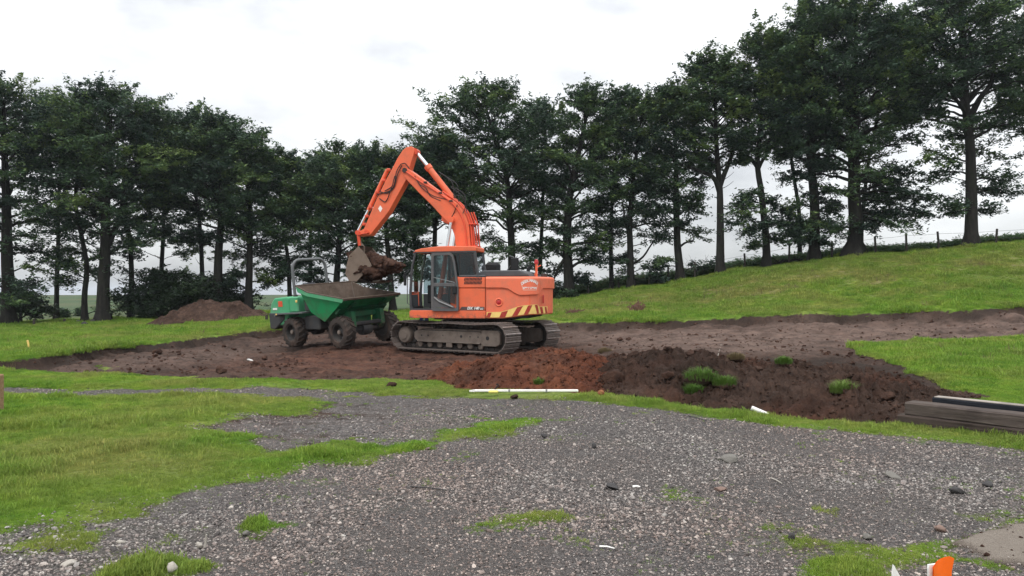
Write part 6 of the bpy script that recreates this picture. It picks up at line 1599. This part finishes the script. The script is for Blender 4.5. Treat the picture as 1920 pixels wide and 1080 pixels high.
# soil heaped in the bucket (separate thing)
def lumpy(name, spine, mat, label, cat, seed, parent_loc, nu=100, nv=80):
    """spine: list of (x, y, z, rx, ry, rz) blended ellipsoids sampled as one lumpy body (marching by rays from its centre)"""
    r = np.random.RandomState(seed); sp = np.array(spine); c = sp[:, :3].mean(0)
    th = np.linspace(0, 2 * np.pi, nu, endpoint=False); ph = np.linspace(0, np.pi, nv)
    D = np.stack([np.sin(ph)[:, None] * np.cos(th)[None], np.sin(ph)[:, None] * np.sin(th)[None], np.cos(ph)[:, None] + 0 * th[None]], -1)
    best = np.zeros(D.shape[:2])
    for x, y, z, a, b_, c_ in spine:
        o = (c - [x, y, z]) / [a, b_, c_]; d = D / [a, b_, c_]
        A = (d * d).sum(-1); B = 2 * (d * o).sum(-1); C = (o * o).sum() - 1; disc = B * B - 4 * A * C
        tt = np.where(disc > 0, (-B + np.sqrt(np.maximum(disc, 0))) / (2 * A), 0); best = np.maximum(best, tt)
    best = np.maximum(best, .05)
    P = c + D * best[..., None]
    n = billow(P[..., 0] * 4 + P[..., 1] * 2.2, P[..., 2] * 4 + P[..., 1] * 2.7, 4, seed, .6) - .25
    n2 = fbm(P[..., 0] * 12 + P[..., 1] * 8, P[..., 2] * 12 - P[..., 1] * 8, 3, seed + 2, .6)
    fade = np.sin(ph)[:, None] ** .3
    P = c + D * (best * (1 + .62 * n * fade) + .05 * n2 * fade)[..., None]
    idx = np.arange(nu * nv).reshape(nv, nu); nx_ = np.roll(idx, -1, 1)
    Q = np.stack([idx[:-1], nx_[:-1], nx_[1:], idx[1:]], -1).reshape(-1, 4)
    me = np_mesh(name, P.reshape(-1, 3), Q[:, ::-1], mat, True); o = link(name, me); tag(o, label, cat); return o
sp = []
for (px, py, y, a, h) in ((690, 506, .15, .40, .34), (712, 500, .10, .46, .38), (730, 500, 0, .38, .26), (672, 482, .1, .22, .20), (700, 512, .25, .36, .26), (695, 484, -.1, .32, .22), (742, 498, 0, .20, .14)):
    q = ex(px, py, y); sp.append((q[0], y, q[1], a * .8, .42, h * .85))
o = lumpy('soil_load', sp, M['soil_brown'], 'crumbling mass of brown soil heaped in the raised bucket', 'soil', 4, None)
o.location = (EX_C.x, EX_C.y, EX_Z); o.rotation_euler = (0, 0, EX_H)
# blue rag on the track
q = T((1.05, .98, 0)); w = Matrix.Rotation(EX_H, 3, 'Z') @ Vector((q.x, q.y, 0))
b = MB(); rr = np.random.RandomState(5)
b.grid([[(-.13 + .26 * i / 6 + rr.normal(0, .01), -.09 + .18 * j / 5 + rr.normal(0, .01), .05 + .05 * math.sin(i * 1.1) * math.cos(j * 1.3) + .03 * rr.rand() - .02 * abs(i - 3)) for j in range(6)] for i in range(7)])
b.grid([[(-.13 + .26 * i / 6, -.09 + .18 * j / 5, -.005 + .01 * math.sin(i + j)) for j in range(6)] for i in range(7)])
o = b.build('blue_rag', M['blue'], None, True, bevel=0); o.location = (EX_C.x + w.x, EX_C.y + w.y, EX_Z + .835); tag(o, 'crumpled blue rag lying on the near crawler track under the cab', 'rag')
# ------------------------------------------------------------------ site dumper
DU_C = Vector((-5.04, 22.89, .075)); DU_A = R(-40)
dF = Vector((math.cos(DU_A), math.sin(DU_A), .030)).normalized(); dL = Vector((-math.sin(DU_A), math.cos(DU_A), .075)).normalized(); dU = dF.cross(dL).normalized(); dL = dU.cross(dF)
DU = tag(empty('dumper'), 'green four wheeled site dumper with an empty muddy front skip and roll bar', 'dumper')
DU.matrix_world = Matrix.Translation(DU_C) @ Matrix((dF, dL, dU)).transposed().to_4x4()
WR, WW = .445, .36
def tyre_mesh():
    b = MB()
    b.lathe([(.24, -WW * .42), (.27, -WW * .5), (.36, -WW * .5), (.405, -WW * .44), (.42, -WW * .3), (.425, 0), (.42, WW * .3), (.405, WW * .44), (.36, WW * .5), (.27, WW * .5), (.24, WW * .42)], (0, 0, 0), (0, 1, 0), 40, cap=False)
    n = 17
    for k in range(n):
        for sg in (-1, 1):
            a0 = 2 * math.pi * (k + (0 if sg > 0 else .5)) / n
            pts = [(.0, a0 - .17), (WW * .25, a0 - .03), (WW * .50, a0 + .07)]
            rows = []
            for (y, a) in pts:
                row = []
                for (da, rr_) in ((-.055, .41), (-.045, WR + .012 - .03 * (y / (WW * .5)) ** 2), (.045, WR + .012 - .03 * (y / (WW * .5)) ** 2), (.055, .41)):
                    row.append((rr_ * math.cos(a + da), sg * y, rr_ * math.sin(a + da)))
                rows.append(row)
            b.grid(rows); e = rows[-1]; b.add(e + [(.36 * math.cos(pts[-1][1] - .05), sg * WW * .5, .36 * math.sin(pts[-1][1] - .05)), (.36 * math.cos(pts[-1][1] + .05), sg * WW * .5, .36 * math.sin(pts[-1][1] + .05))], [(0, 1, 2, 3), (0, 3, 5, 4)])
    return b.mesh('tyre', M['tyre'], True)
TY = tyre_mesh(); smooth_by_angle(TY, 30)
b = MB(); b.lathe([(.245, -.15), (.245, .15), (.225, .15), (.20, .02), (.12, -.02), (.11, .06), (.06, .08), (.0, .08)], (0, 0, 0), (0, 1, 0), 28)
for k in range(6): a = k * math.pi / 3; b.lathe([(.014, 0), (.014, .03)], (.15 * math.cos(a), .035, .15 * math.sin(a)), (0, 1, 0), 6)
RM = b.mesh('rim', M['rim'], True); smooth_by_angle(RM, 30)
b = MB(); b.lathe([(.07, .10), (.07, .125), (.045, .14), (.0, .142)], (0, 0, 0), (0, 1, 0), 14); HB = b.mesh('hub', M['steel_dusty'], True)
for i, (x, y) in enumerate(((1.12, -.80), (1.12, .80), (-1.12, -.80), (-1.12, .80))):
    w = empty('wheel', (x, y, WR - .02), 0, DU); w.rotation_euler = (0, .4 * i, 0) if y > 0 else (0, .3 * i, math.pi)
    for nm, me in (('tyre', TY), ('rim', RM), ('hub', HB)): link(nm, me, w)
# skip
def sk(x, z, y): return Vector((x, y, z))
prf = [(-.57, 1.77), (-.06, 1.575), (1.56, 1.345), (.38, .72), (-.20, 1.00)]        # rear top, dip, front lip, keel, rear foot
yw = [1.0, 1.0, 1.0, .82, .84]
def skin(inset, b):
    cx_, cz_ = .45, 1.35
    pts = []
    for (x, z), y in zip(prf, yw):
        pts.append((x + (cx_ - x) * inset * .9, z + ((1.20 - z) * inset * 1.1 if z < 1.2 else 0), y - inset * .9))
    return pts
b = MB(); po = skin(0, b); pi_ = skin(.045, b)
def faces(pp, flip, mat):
    N_ = [sk(x, z, -y) for x, z, y in pp]; F_ = [sk(x, z, y) for x, z, y in pp]
    b.mat(mat); vs = N_ + F_
    fs = [(0, 1, 2, 3, 4), (9, 8, 7, 6, 5), (2, 7, 8, 3), (3, 8, 9, 4), (4, 9, 5, 0)]
    b.add(vs, [f[::-1] if flip else f for f in fs])
faces(po, False, 0); faces(pi_, True, 1)
b.mat(1)
for (i, j) in ((0, 1), (1, 2)):
    for sg in (-1, 1):
        q = [sk(po[i][0], po[i][1], sg * po[i][2]), sk(po[j][0], po[j][1], sg * po[j][2]), sk(pi_[j][0], pi_[j][1], sg * pi_[j][2]), sk(pi_[i][0], pi_[i][1], sg * pi_[i][2])]; b.add(q, [(0, 1, 2, 3)])
for i in (0, 2):
    q = [sk(po[i][0], po[i][1], -po[i][2]), sk(po[i][0], po[i][1], po[i][2]), sk(pi_[i][0], pi_[i][1], pi_[i][2]), sk(pi_[i][0], pi_[i][1], -pi_[i][2])]; b.add(q, [(0, 1, 2, 3)])
SK = b.build('skip', [M['green'], M['skip_inner']], DU, fix=False)
b = MB()
for sg in (-1, 1):     # folded rim band
    ys = sorted((sg * 1.002, sg * 1.028))
    b.prism([(-.60, 1.80), (-.06, 1.60), (1.56, 1.365), (1.50, 1.25), (-.06, 1.465), (-.52, 1.60)], ys[0], ys[1])
b.build('rim_band', M['green_pale'], SK, bevel=.006)
b = MB()
for sg in (-1, 1):
    ys = sorted((sg * .985, sg * 1.034)); b.prism([(-.61, 1.805), (-.06, 1.605), (1.58, 1.37), (1.58, 1.345), (-.06, 1.58), (-.61, 1.78)], ys[0], ys[1])
b.box((1.575, 0, 1.345), (.05, 2.06, .07), Matrix.Rotation(.3, 3, 'Y'), .01); b.box((-.59, 0, 1.79), (.05, 2.04, .05), None, .01)
b.build('rim_edge', M['skip_inner'], SK)
b = MB()          # weld seams along the inner corners and crumbs of soil left in the keel
for sg in (-1, 1):
    for (i, j) in ((0, 4), (4, 3), (3, 2)): b.tube([sk(pi_[i][0], pi_[i][1], sg * (pi_[i][2] - .012)), sk(pi_[j][0], pi_[j][1], sg * (pi_[j][2] - .012))], .016, 6)
b.build('weld_seam', M['steel_dusty'], SK)
b = MB()          # ribs of the front apron
for y in (-.55, .55): b.prism([(1.46, 1.27), (1.50, 1.22), (.70, .80), (.52, .79)], y - .03, y + .03)
b.prism([(1.10, 1.10), (1.16, 1.06), (.98, .92), (.92, .97)], -.86, .86); b.build('apron_rib', M['green_dark'], SK)
# front chassis under the skip
b = MB()
for y in (-.52, .52): b.prism([(1.02, .98), (1.30, .98), (1.34, .55), (1.22, .42), (.90, .42), (.92, .7)], y - .07, y + .07)
b.box((1.0, 0, .88), (.22, 1.04, .16), None, .02); b.prism([(.2, .72), (1.0, .86), (1.0, .60), (.2, .50)], -.36, .36); b.build('front_frame', M['green_dark'], DU, bevel=.012)
b = MB(); b.cyl((1.12, -.66, WR), (1.12, .66, WR), .085, 14); b.lathe([(.17, -.16), (.19, 0), (.17, .16)], (1.12, 0, WR), (0, 1, 0), 16); b.box((1.22, 0, .62), (.18, 1.3, .10), None, .02); b.build('front_axle', M['chassis'], DU)
b = MB(); b.cyl((-1.12, -.66, WR), (-1.12, .66, WR), .085, 14); b.lathe([(.17, -.16), (.19, 0), (.17, .16)], (-1.12, 0, WR), (0, 1, 0), 16); b.build('rear_axle', M['chassis'], DU)
b = MB(); b.box((-.75, 0, .62), (2.0, .84, .36), None, .03); b.box((.25, 0, .55), (.6, .4, .24), None, .03); b.box((-.35, -.56, .68), (.72, .34, .40), None, .03); b.box((-.35, .56, .68), (.72, .34, .40), None, .03); b.build('chassis', M['chassis'], DU)
b = MB(); b.cyl((.1, 0, .75), (.75, 0, 1.0), .06, 12); b.build('tilt_ram', M['chassis'], DU)
# engine end
b = MB(); b.prism([(-2.36, .62), (-2.40, 1.02), (-2.30, 1.30), (-2.12, 1.45), (-1.42, 1.48), (-1.36, 1.42), (-1.36, .98), (-1.6, .62)][::-1], -.78, .78); HD = b.build('engine_hood', M['green_pale'], DU, bevel=.09)
b = MB(); b.prism([(-2.42, .52), (-2.44, 1.0), (-1.62, 1.0), (-1.62, .80), (-2.16, .50)][::-1], -.80, .80); b.build('rear_counterweight', M['chassis'], DU, bevel=.03)
b = MB(); b.box((-1.80, -.785, 1.27), (.22, .014, .17), None, .004); b.build('emblem', M['orange_pipe'], HD)
b = MB(); b.box((-2.10, -.787, 1.12), (.22, .012, .06), None, .004); b.build('hood_sticker', M['white_plastic'], HD)
b = MB()
for y in (-1, 1): b.prism([(-1.86, .94), (-1.78, 1.0), (-.42, 1.02), (-.42, .985), (-1.74, .96), (-1.82, .90)], y * .62, y * 1.0) if y > 0 else b.prism([(-1.86, .94), (-1.78, 1.0), (-.42, 1.02), (-.42, .985), (-1.74, .96), (-1.82, .90)], -1.0, -.62)
b.build('mudguard', M['grey_metal'], DU)
b = MB(); b.box((-.55, -.66, 1.22), (.30, .10, .38), None, .03); b.build('side_cover', M['chassis'], DU)
b = MB(); b.box((-1.15, -.72, 1.24), (.42, .10, .46), None, .03); b.build('side_cover', M['green_pale'], DU)
b = MB(); b.box((-.98, -.775, 1.33), (.09, .02, .07), None, .008); b.build('reflector', M['yellow'], DU)
b = MB(); b.box((-1.72, -1.004, .975), (.06, .01, .04)); b.build('reflector', M['yellow'], DU)
b = MB(); b.box((-1.16, 0, 1.32), (.48, .52, .14), None, .05); b.box((-1.36, 0, 1.62), (.12, .50, .46), Matrix.Rotation(-.15, 3, 'Y'), .05); b.build('seat', M['seat'], DU)
b = MB(); b.tube([(-.70, 0, 1.0), (-.74, 0, 1.50)], .04, 8); ST = b.build('steering_column', M['chassis'], DU)
b = MB(); b.tube([(-.78 + .07 * math.cos(a) , .19 * math.sin(a), 1.56 + .17 * math.cos(a)) for a in np.linspace(0, 2 * math.pi, 21)], .015, 6); b.tube([(-.78, -.19, 1.56), (-.78, .19, 1.56)], .012, 6); b.build('steering_wheel', M['black'], ST)
b = MB(); b.box((-.66, 0, 1.22), (.16, .7, .5), None, .04); b.build('dash', M['chassis'], DU)
# roll bar
w_ = .60; zt_ = 2.56; rp = []
for i in range(9): a = math.pi * (1 - i / 16); rp.append((-1.30, -w_ + .24 + .24 * math.cos(a), zt_ - .30 + .30 * math.sin(a)))
rp2 = [(p[0], -p[1], p[2]) for p in rp[::-1]]
b = MB(); b.tube([(-1.24, -w_, .95), (-1.28, -w_, 1.6)] + rp + rp2 + [(-1.28, w_, 1.6), (-1.24, w_, .95)], .046, 12); RP = b.build('roll_bar', M['rops'], DU, True)
b = MB()
for y in (-w_, w_): b.box((-1.25, y, 1.22), (.12, .10, .62), None, .02)
b.build('roll_bar_post', M['chassis'], RP)
# ------------------------------------------------------------------ small things about the yard
# sleepers and black beams at the yard edge
def beam(name, a, c, w, h, z0, mat, label, cat, group=None, wav=.012, seed=0, nseg=14):
    """squared timber from a to c (world xy of its front bottom edge), depth w away from the camera"""
    a, c = Vector((a[0], a[1], 0)), Vector((c[0], c[1], 0)); t = (c - a); Lb = t.length; ang = math.atan2(t.y, t.x); r = np.random.RandomState(seed)
    b = MB(); rows = []
    sec = [(0, .012), (.012, 0), (w - .012, 0), (w, .012), (w, h - .014), (w - .016, h), (.018, h), (0, h - .016)]
    for i in range(nseg + 1):
        x = Lb * i / nseg; row = []
        for k, (y, z) in enumerate(sec):
            row.append((x, y + wav * float(fbm(np.array([x * 1.5 + k]), np.array([seed + k * 1.7]), 2)[0]), z + wav * float(fbm(np.array([x * 1.7 + k * 3]), np.array([seed + 5 + k]), 2)[0])))
        row.append(row[0]); rows.append(row)
    b.grid(rows); b.add([p for p in rows[0][:-1]], [tuple(range(8))]); b.add([p for p in rows[-1][:-1]], [tuple(range(8))[::-1]])
    o = b.build(name, mat, None); o.location = (a.x, a.y, z0); o.rotation_euler = (0, 0, ang); return tag(o, label, cat, group)
A0, A1 = flat_at(1682, 797), flat_at(1920, 829)
dv_ = (A1 - A0).normalized(); far_ = A0 + dv_ * 3.6
nrm_ = Vector((-dv_.y, dv_.x, 0));  nrm_ = nrm_ if nrm_.y > 0 else -nrm_
beam('timber_sleeper', A0, far_, .26, .156, -.025, M['wood_dark'], 'dark brown lower sleeper lying in the grass verge beside the gravel', 'sleeper', 'timber sleepers at the yard edge', seed=3)
p0, p1 = A0 + dv_ * .07 + nrm_ * .035, far_ + dv_ * .2 + nrm_ * .035
beam('timber_sleeper', p0, p1, .25, .148, .134, M['wood_grey'], 'weathered grey sleeper stacked on the dark lower one', 'sleeper', 'timber sleepers at the yard edge', seed=8)
q0 = A0 + dv_ * .22 + nrm_ * .42; q1 = q0 + dv_ * 1.02; q2 = q0 + dv_ * 3.4
zb_ = .025
beam('black_beam', q0, q1, .16, .30, zb_, M['wood_top'], 'shorter black painted beam behind the sleepers, its end by the dark soil', 'beam', 'black beams behind the sleepers', .008, 11)
beam('black_beam', q1 + dv_ * .012, q2, .16, .295, zb_, M['wood_top'], 'longer black painted beam running out of the picture behind the sleepers', 'beam', 'black beams behind the sleepers', .008, 12)
for bo_ in [o for o in COL.objects if o.name.startswith('black_beam')]:      # added pale strip: colour puts in the lit look of the worn top
    mx_ = max(v.co.x for v in bo_.data.vertices); b = MB(); b.box((mx_ / 2, .075, .303), (mx_ - .03, .13, .012), None, .003); b.build('lit_top_strip', M['wood_pale'], bo_)
# white staff with a yellow clamp
s0, s1 = flat_at(880, 743), flat_at(1094, 743)
zs = max(gz(s0.x, s0.y), gz(s1.x, s1.y), gz((s0.x + s1.x) / 2, s0.y)) + .045
e = tag(empty('measuring_staff', ((s0.x + s1.x) / 2, (s0.y + s1.y) / 2, zs), math.atan2(s1.y - s0.y, s1.x - s0.x)), 'white levelling staff with a yellow clamp lying in front of the red soil', 'staff')
Ls = (s1 - s0).length / 2
b = MB(); b.box((.0, 0, 0), (2 * Ls - .16, .046, .036), None, .008); b.prism([(-Ls + .08, -.018), (-Ls, -.012), (-Ls, .004), (-Ls + .08, .018)], -.02, .02); b.build('staff_pole', M['white_plastic'], e)
b = MB(); b.box((-Ls + .37, -.035, -.012), (.15, .06, .05), None, .018); cl_ = b.build('clamp', M['yellow_plastic'], e)
b = MB(); b.tube([(-Ls + .39, 0, .02), (-Ls + .42, 0, .06), (-Ls + .45, .01, .085), (-Ls + .41, .01, .10)], .012, 6); b.build('clamp_lever', M['black'], cl_)
for t_ in (-.30, .35): b = MB(); b.box((Ls * t_, 0, 0), (.03, .050, .040), None, .004); b.build('joint_collar', M['grey_plastic'], e)
boulder('soil_clod', 964, 748, 16, M['soil_dark'], 'dark clod resting against the white staff', 'soil clod', 44, .7, .1)
# short white pipe by the verge
p = flat_at(1424, 776); b = MB(); b.tube([(-.10, .02, .115), (.10, -.02, .03)], .030, 12); o = b.build('plastic_pipe', M['white_plastic'], None, True); o.location = (p.x, p.y, gz(p.x, p.y)); tag(o, 'short piece of white pipe leaning on the verge under the dark soil heap', 'pipe')
# timber post at the picture edge, yellow peg
p = flat_at(2, 782); b = MB(); b.box((-.07, 0, .22), (.15, .13, .54), None, .012); o = b.build('timber_post', M['wood_tan'], None); o.location = (p.x, p.y, gz(p.x, p.y)); tag(o, 'tan timber post standing at the edge of the lawn', 'post')
p = ground_at(54, 656); b = MB(); b.box((0, 0, .13), (.045, .03, .30), Matrix.Rotation(-.22, 3, 'Y'), .004); o = b.build('marker_peg', M['yellow'], None); o.location = p; tag(o, 'leaning yellow marker peg in the grass above the dirt bank', 'peg')
# orange-wrapped marker boards close to the camera
p = Vector(((1766 - CX) / F_PX * 4.15, 4.15, gz(1.9, 4.15)))
e = tag(empty('orange_marker', p - Vector((0, 0, .034)), R(18)), 'fluorescent orange topped white marker board at the picture corner', 'marker')
b = MB(); b.prism([(-.075, .0), (.072, .0), (.072, .16), (.062, .185), (-.085, .185), (-.088, .165)], .008, .020); b.build('board', M['white_plastic'], e, bevel=.002)
b = MB(); rr = np.random.RandomState(3)
P_ = []
for i in range(9):
    u = i / 8; row = []
    for j in range(7):
        v = j / 6; x = -.078 + .142 * u - .010 * math.sin(v * 3); top_ = .178 + .052 * (u ** .9) - .02 * max(0, u - .85) * 6
        z = .03 + (top_ - .03) * v; row.append((x + (.012 * (1 - u) * (1 - v) * 2), -.004 - .012 * math.sin(u * 5.5 + v * 2) * v - .004 * rr.rand(), z))
    P_.append(row)
b.grid(P_); b.grid([[(q[0], q[1] + .006, q[2]) for q in row] for row in P_]); b.build('orange_sheet', M['fluor'], e, True)
p = Vector(((1676 - CX) / F_PX * 4.1, 4.1, gz(1.8, 4.1)))
b = MB(); b.prism([(-.012, 0), (.045, 0), (.030, .10), (-.008, .165), (-.014, .12)], -.008, .008); o = b.build('white_peg', M['white_plastic'], None, bevel=.003); o.location = p; tag(o, 'pointed white peg beside the orange marker', 'peg')
# twigs and bits of plastic on the gravel
def twig(px, py, px2, py2, mat, label, name='twig', r_=.006, up=.0, cat='twig'):
    a, c = flat_at(px, py), flat_at(px2, py2)
    if up: c = Vector((a.x + (px2 - px) / F_PX * a.y, a.y, 0)); 
    a.z = gz(a.x, a.y) + .012; c.z = gz(c.x, c.y) + .012 + up; m = (a + c) / 2 + Vector((0, .004, .004))
    b = MB(); b.tube([(0, 0, 0), m - a, c - a], [r_, r_ * .9, r_ * .6], 6); o = b.build(name, mat, None); o.location = a; tag(o, label, cat)
twig(385, 1026, 388, 1004, M['pale_stone'], 'upright pale twig stub sticking out of the gravel by the white pebble', up=.08, r_=.008)
twig(1124, 1029, 1152, 1033, M['white_plastic'], 'thin white plastic strip lying in the near gravel', 'plastic_strip', .006, cat='litter')
twig(1186, 916, 1200, 916, M['white_plastic'], 'short white scrap next to the dark flat clod on gravel', 'plastic_strip', .010, cat='litter')
twig(770, 914, 838, 922, M['dark_stone'], 'long dark twig lying across the middle of the gravel')
twig(1445, 897, 1466, 908, M['pale_stone'], 'pale crooked twig on the gravel above the mossy stones')
twig(1290, 782, 1325, 792, M['dark_stone'], 'dark twig at the far edge of the gravel below the verge')
twig(1345, 690, 1352, 668, M['pale_stone'], 'bare pale root arching over the grassy sods', up=.0)
# ------------------------------------------------------------------ thin damp air
hz_m = bpy.data.materials.new('haze'); hz_m.use_nodes = True
t = hz_m.node_tree; t.nodes.clear()
o = N(t, 'ShaderNodeOutputMaterial'); v = N(t, 'ShaderNodeVolumePrincipled')
v.inputs['Color'].default_value = (.86, .92, 1.0, 1); v.inputs['Density'].default_value = .00028; v.inputs['Anisotropy'].default_value = .2
t.links.new(v.outputs[0], o.inputs['Volume'])
zlo = float(ZZ[:, :].min()) - 1
b = MB(); b.box((0, 2150, (zlo + 24) / 2), (9000, 4800, 24 - zlo)); o = b.build('haze', hz_m); tag(o, kind='stuff')
print('LEAVES', _nl)
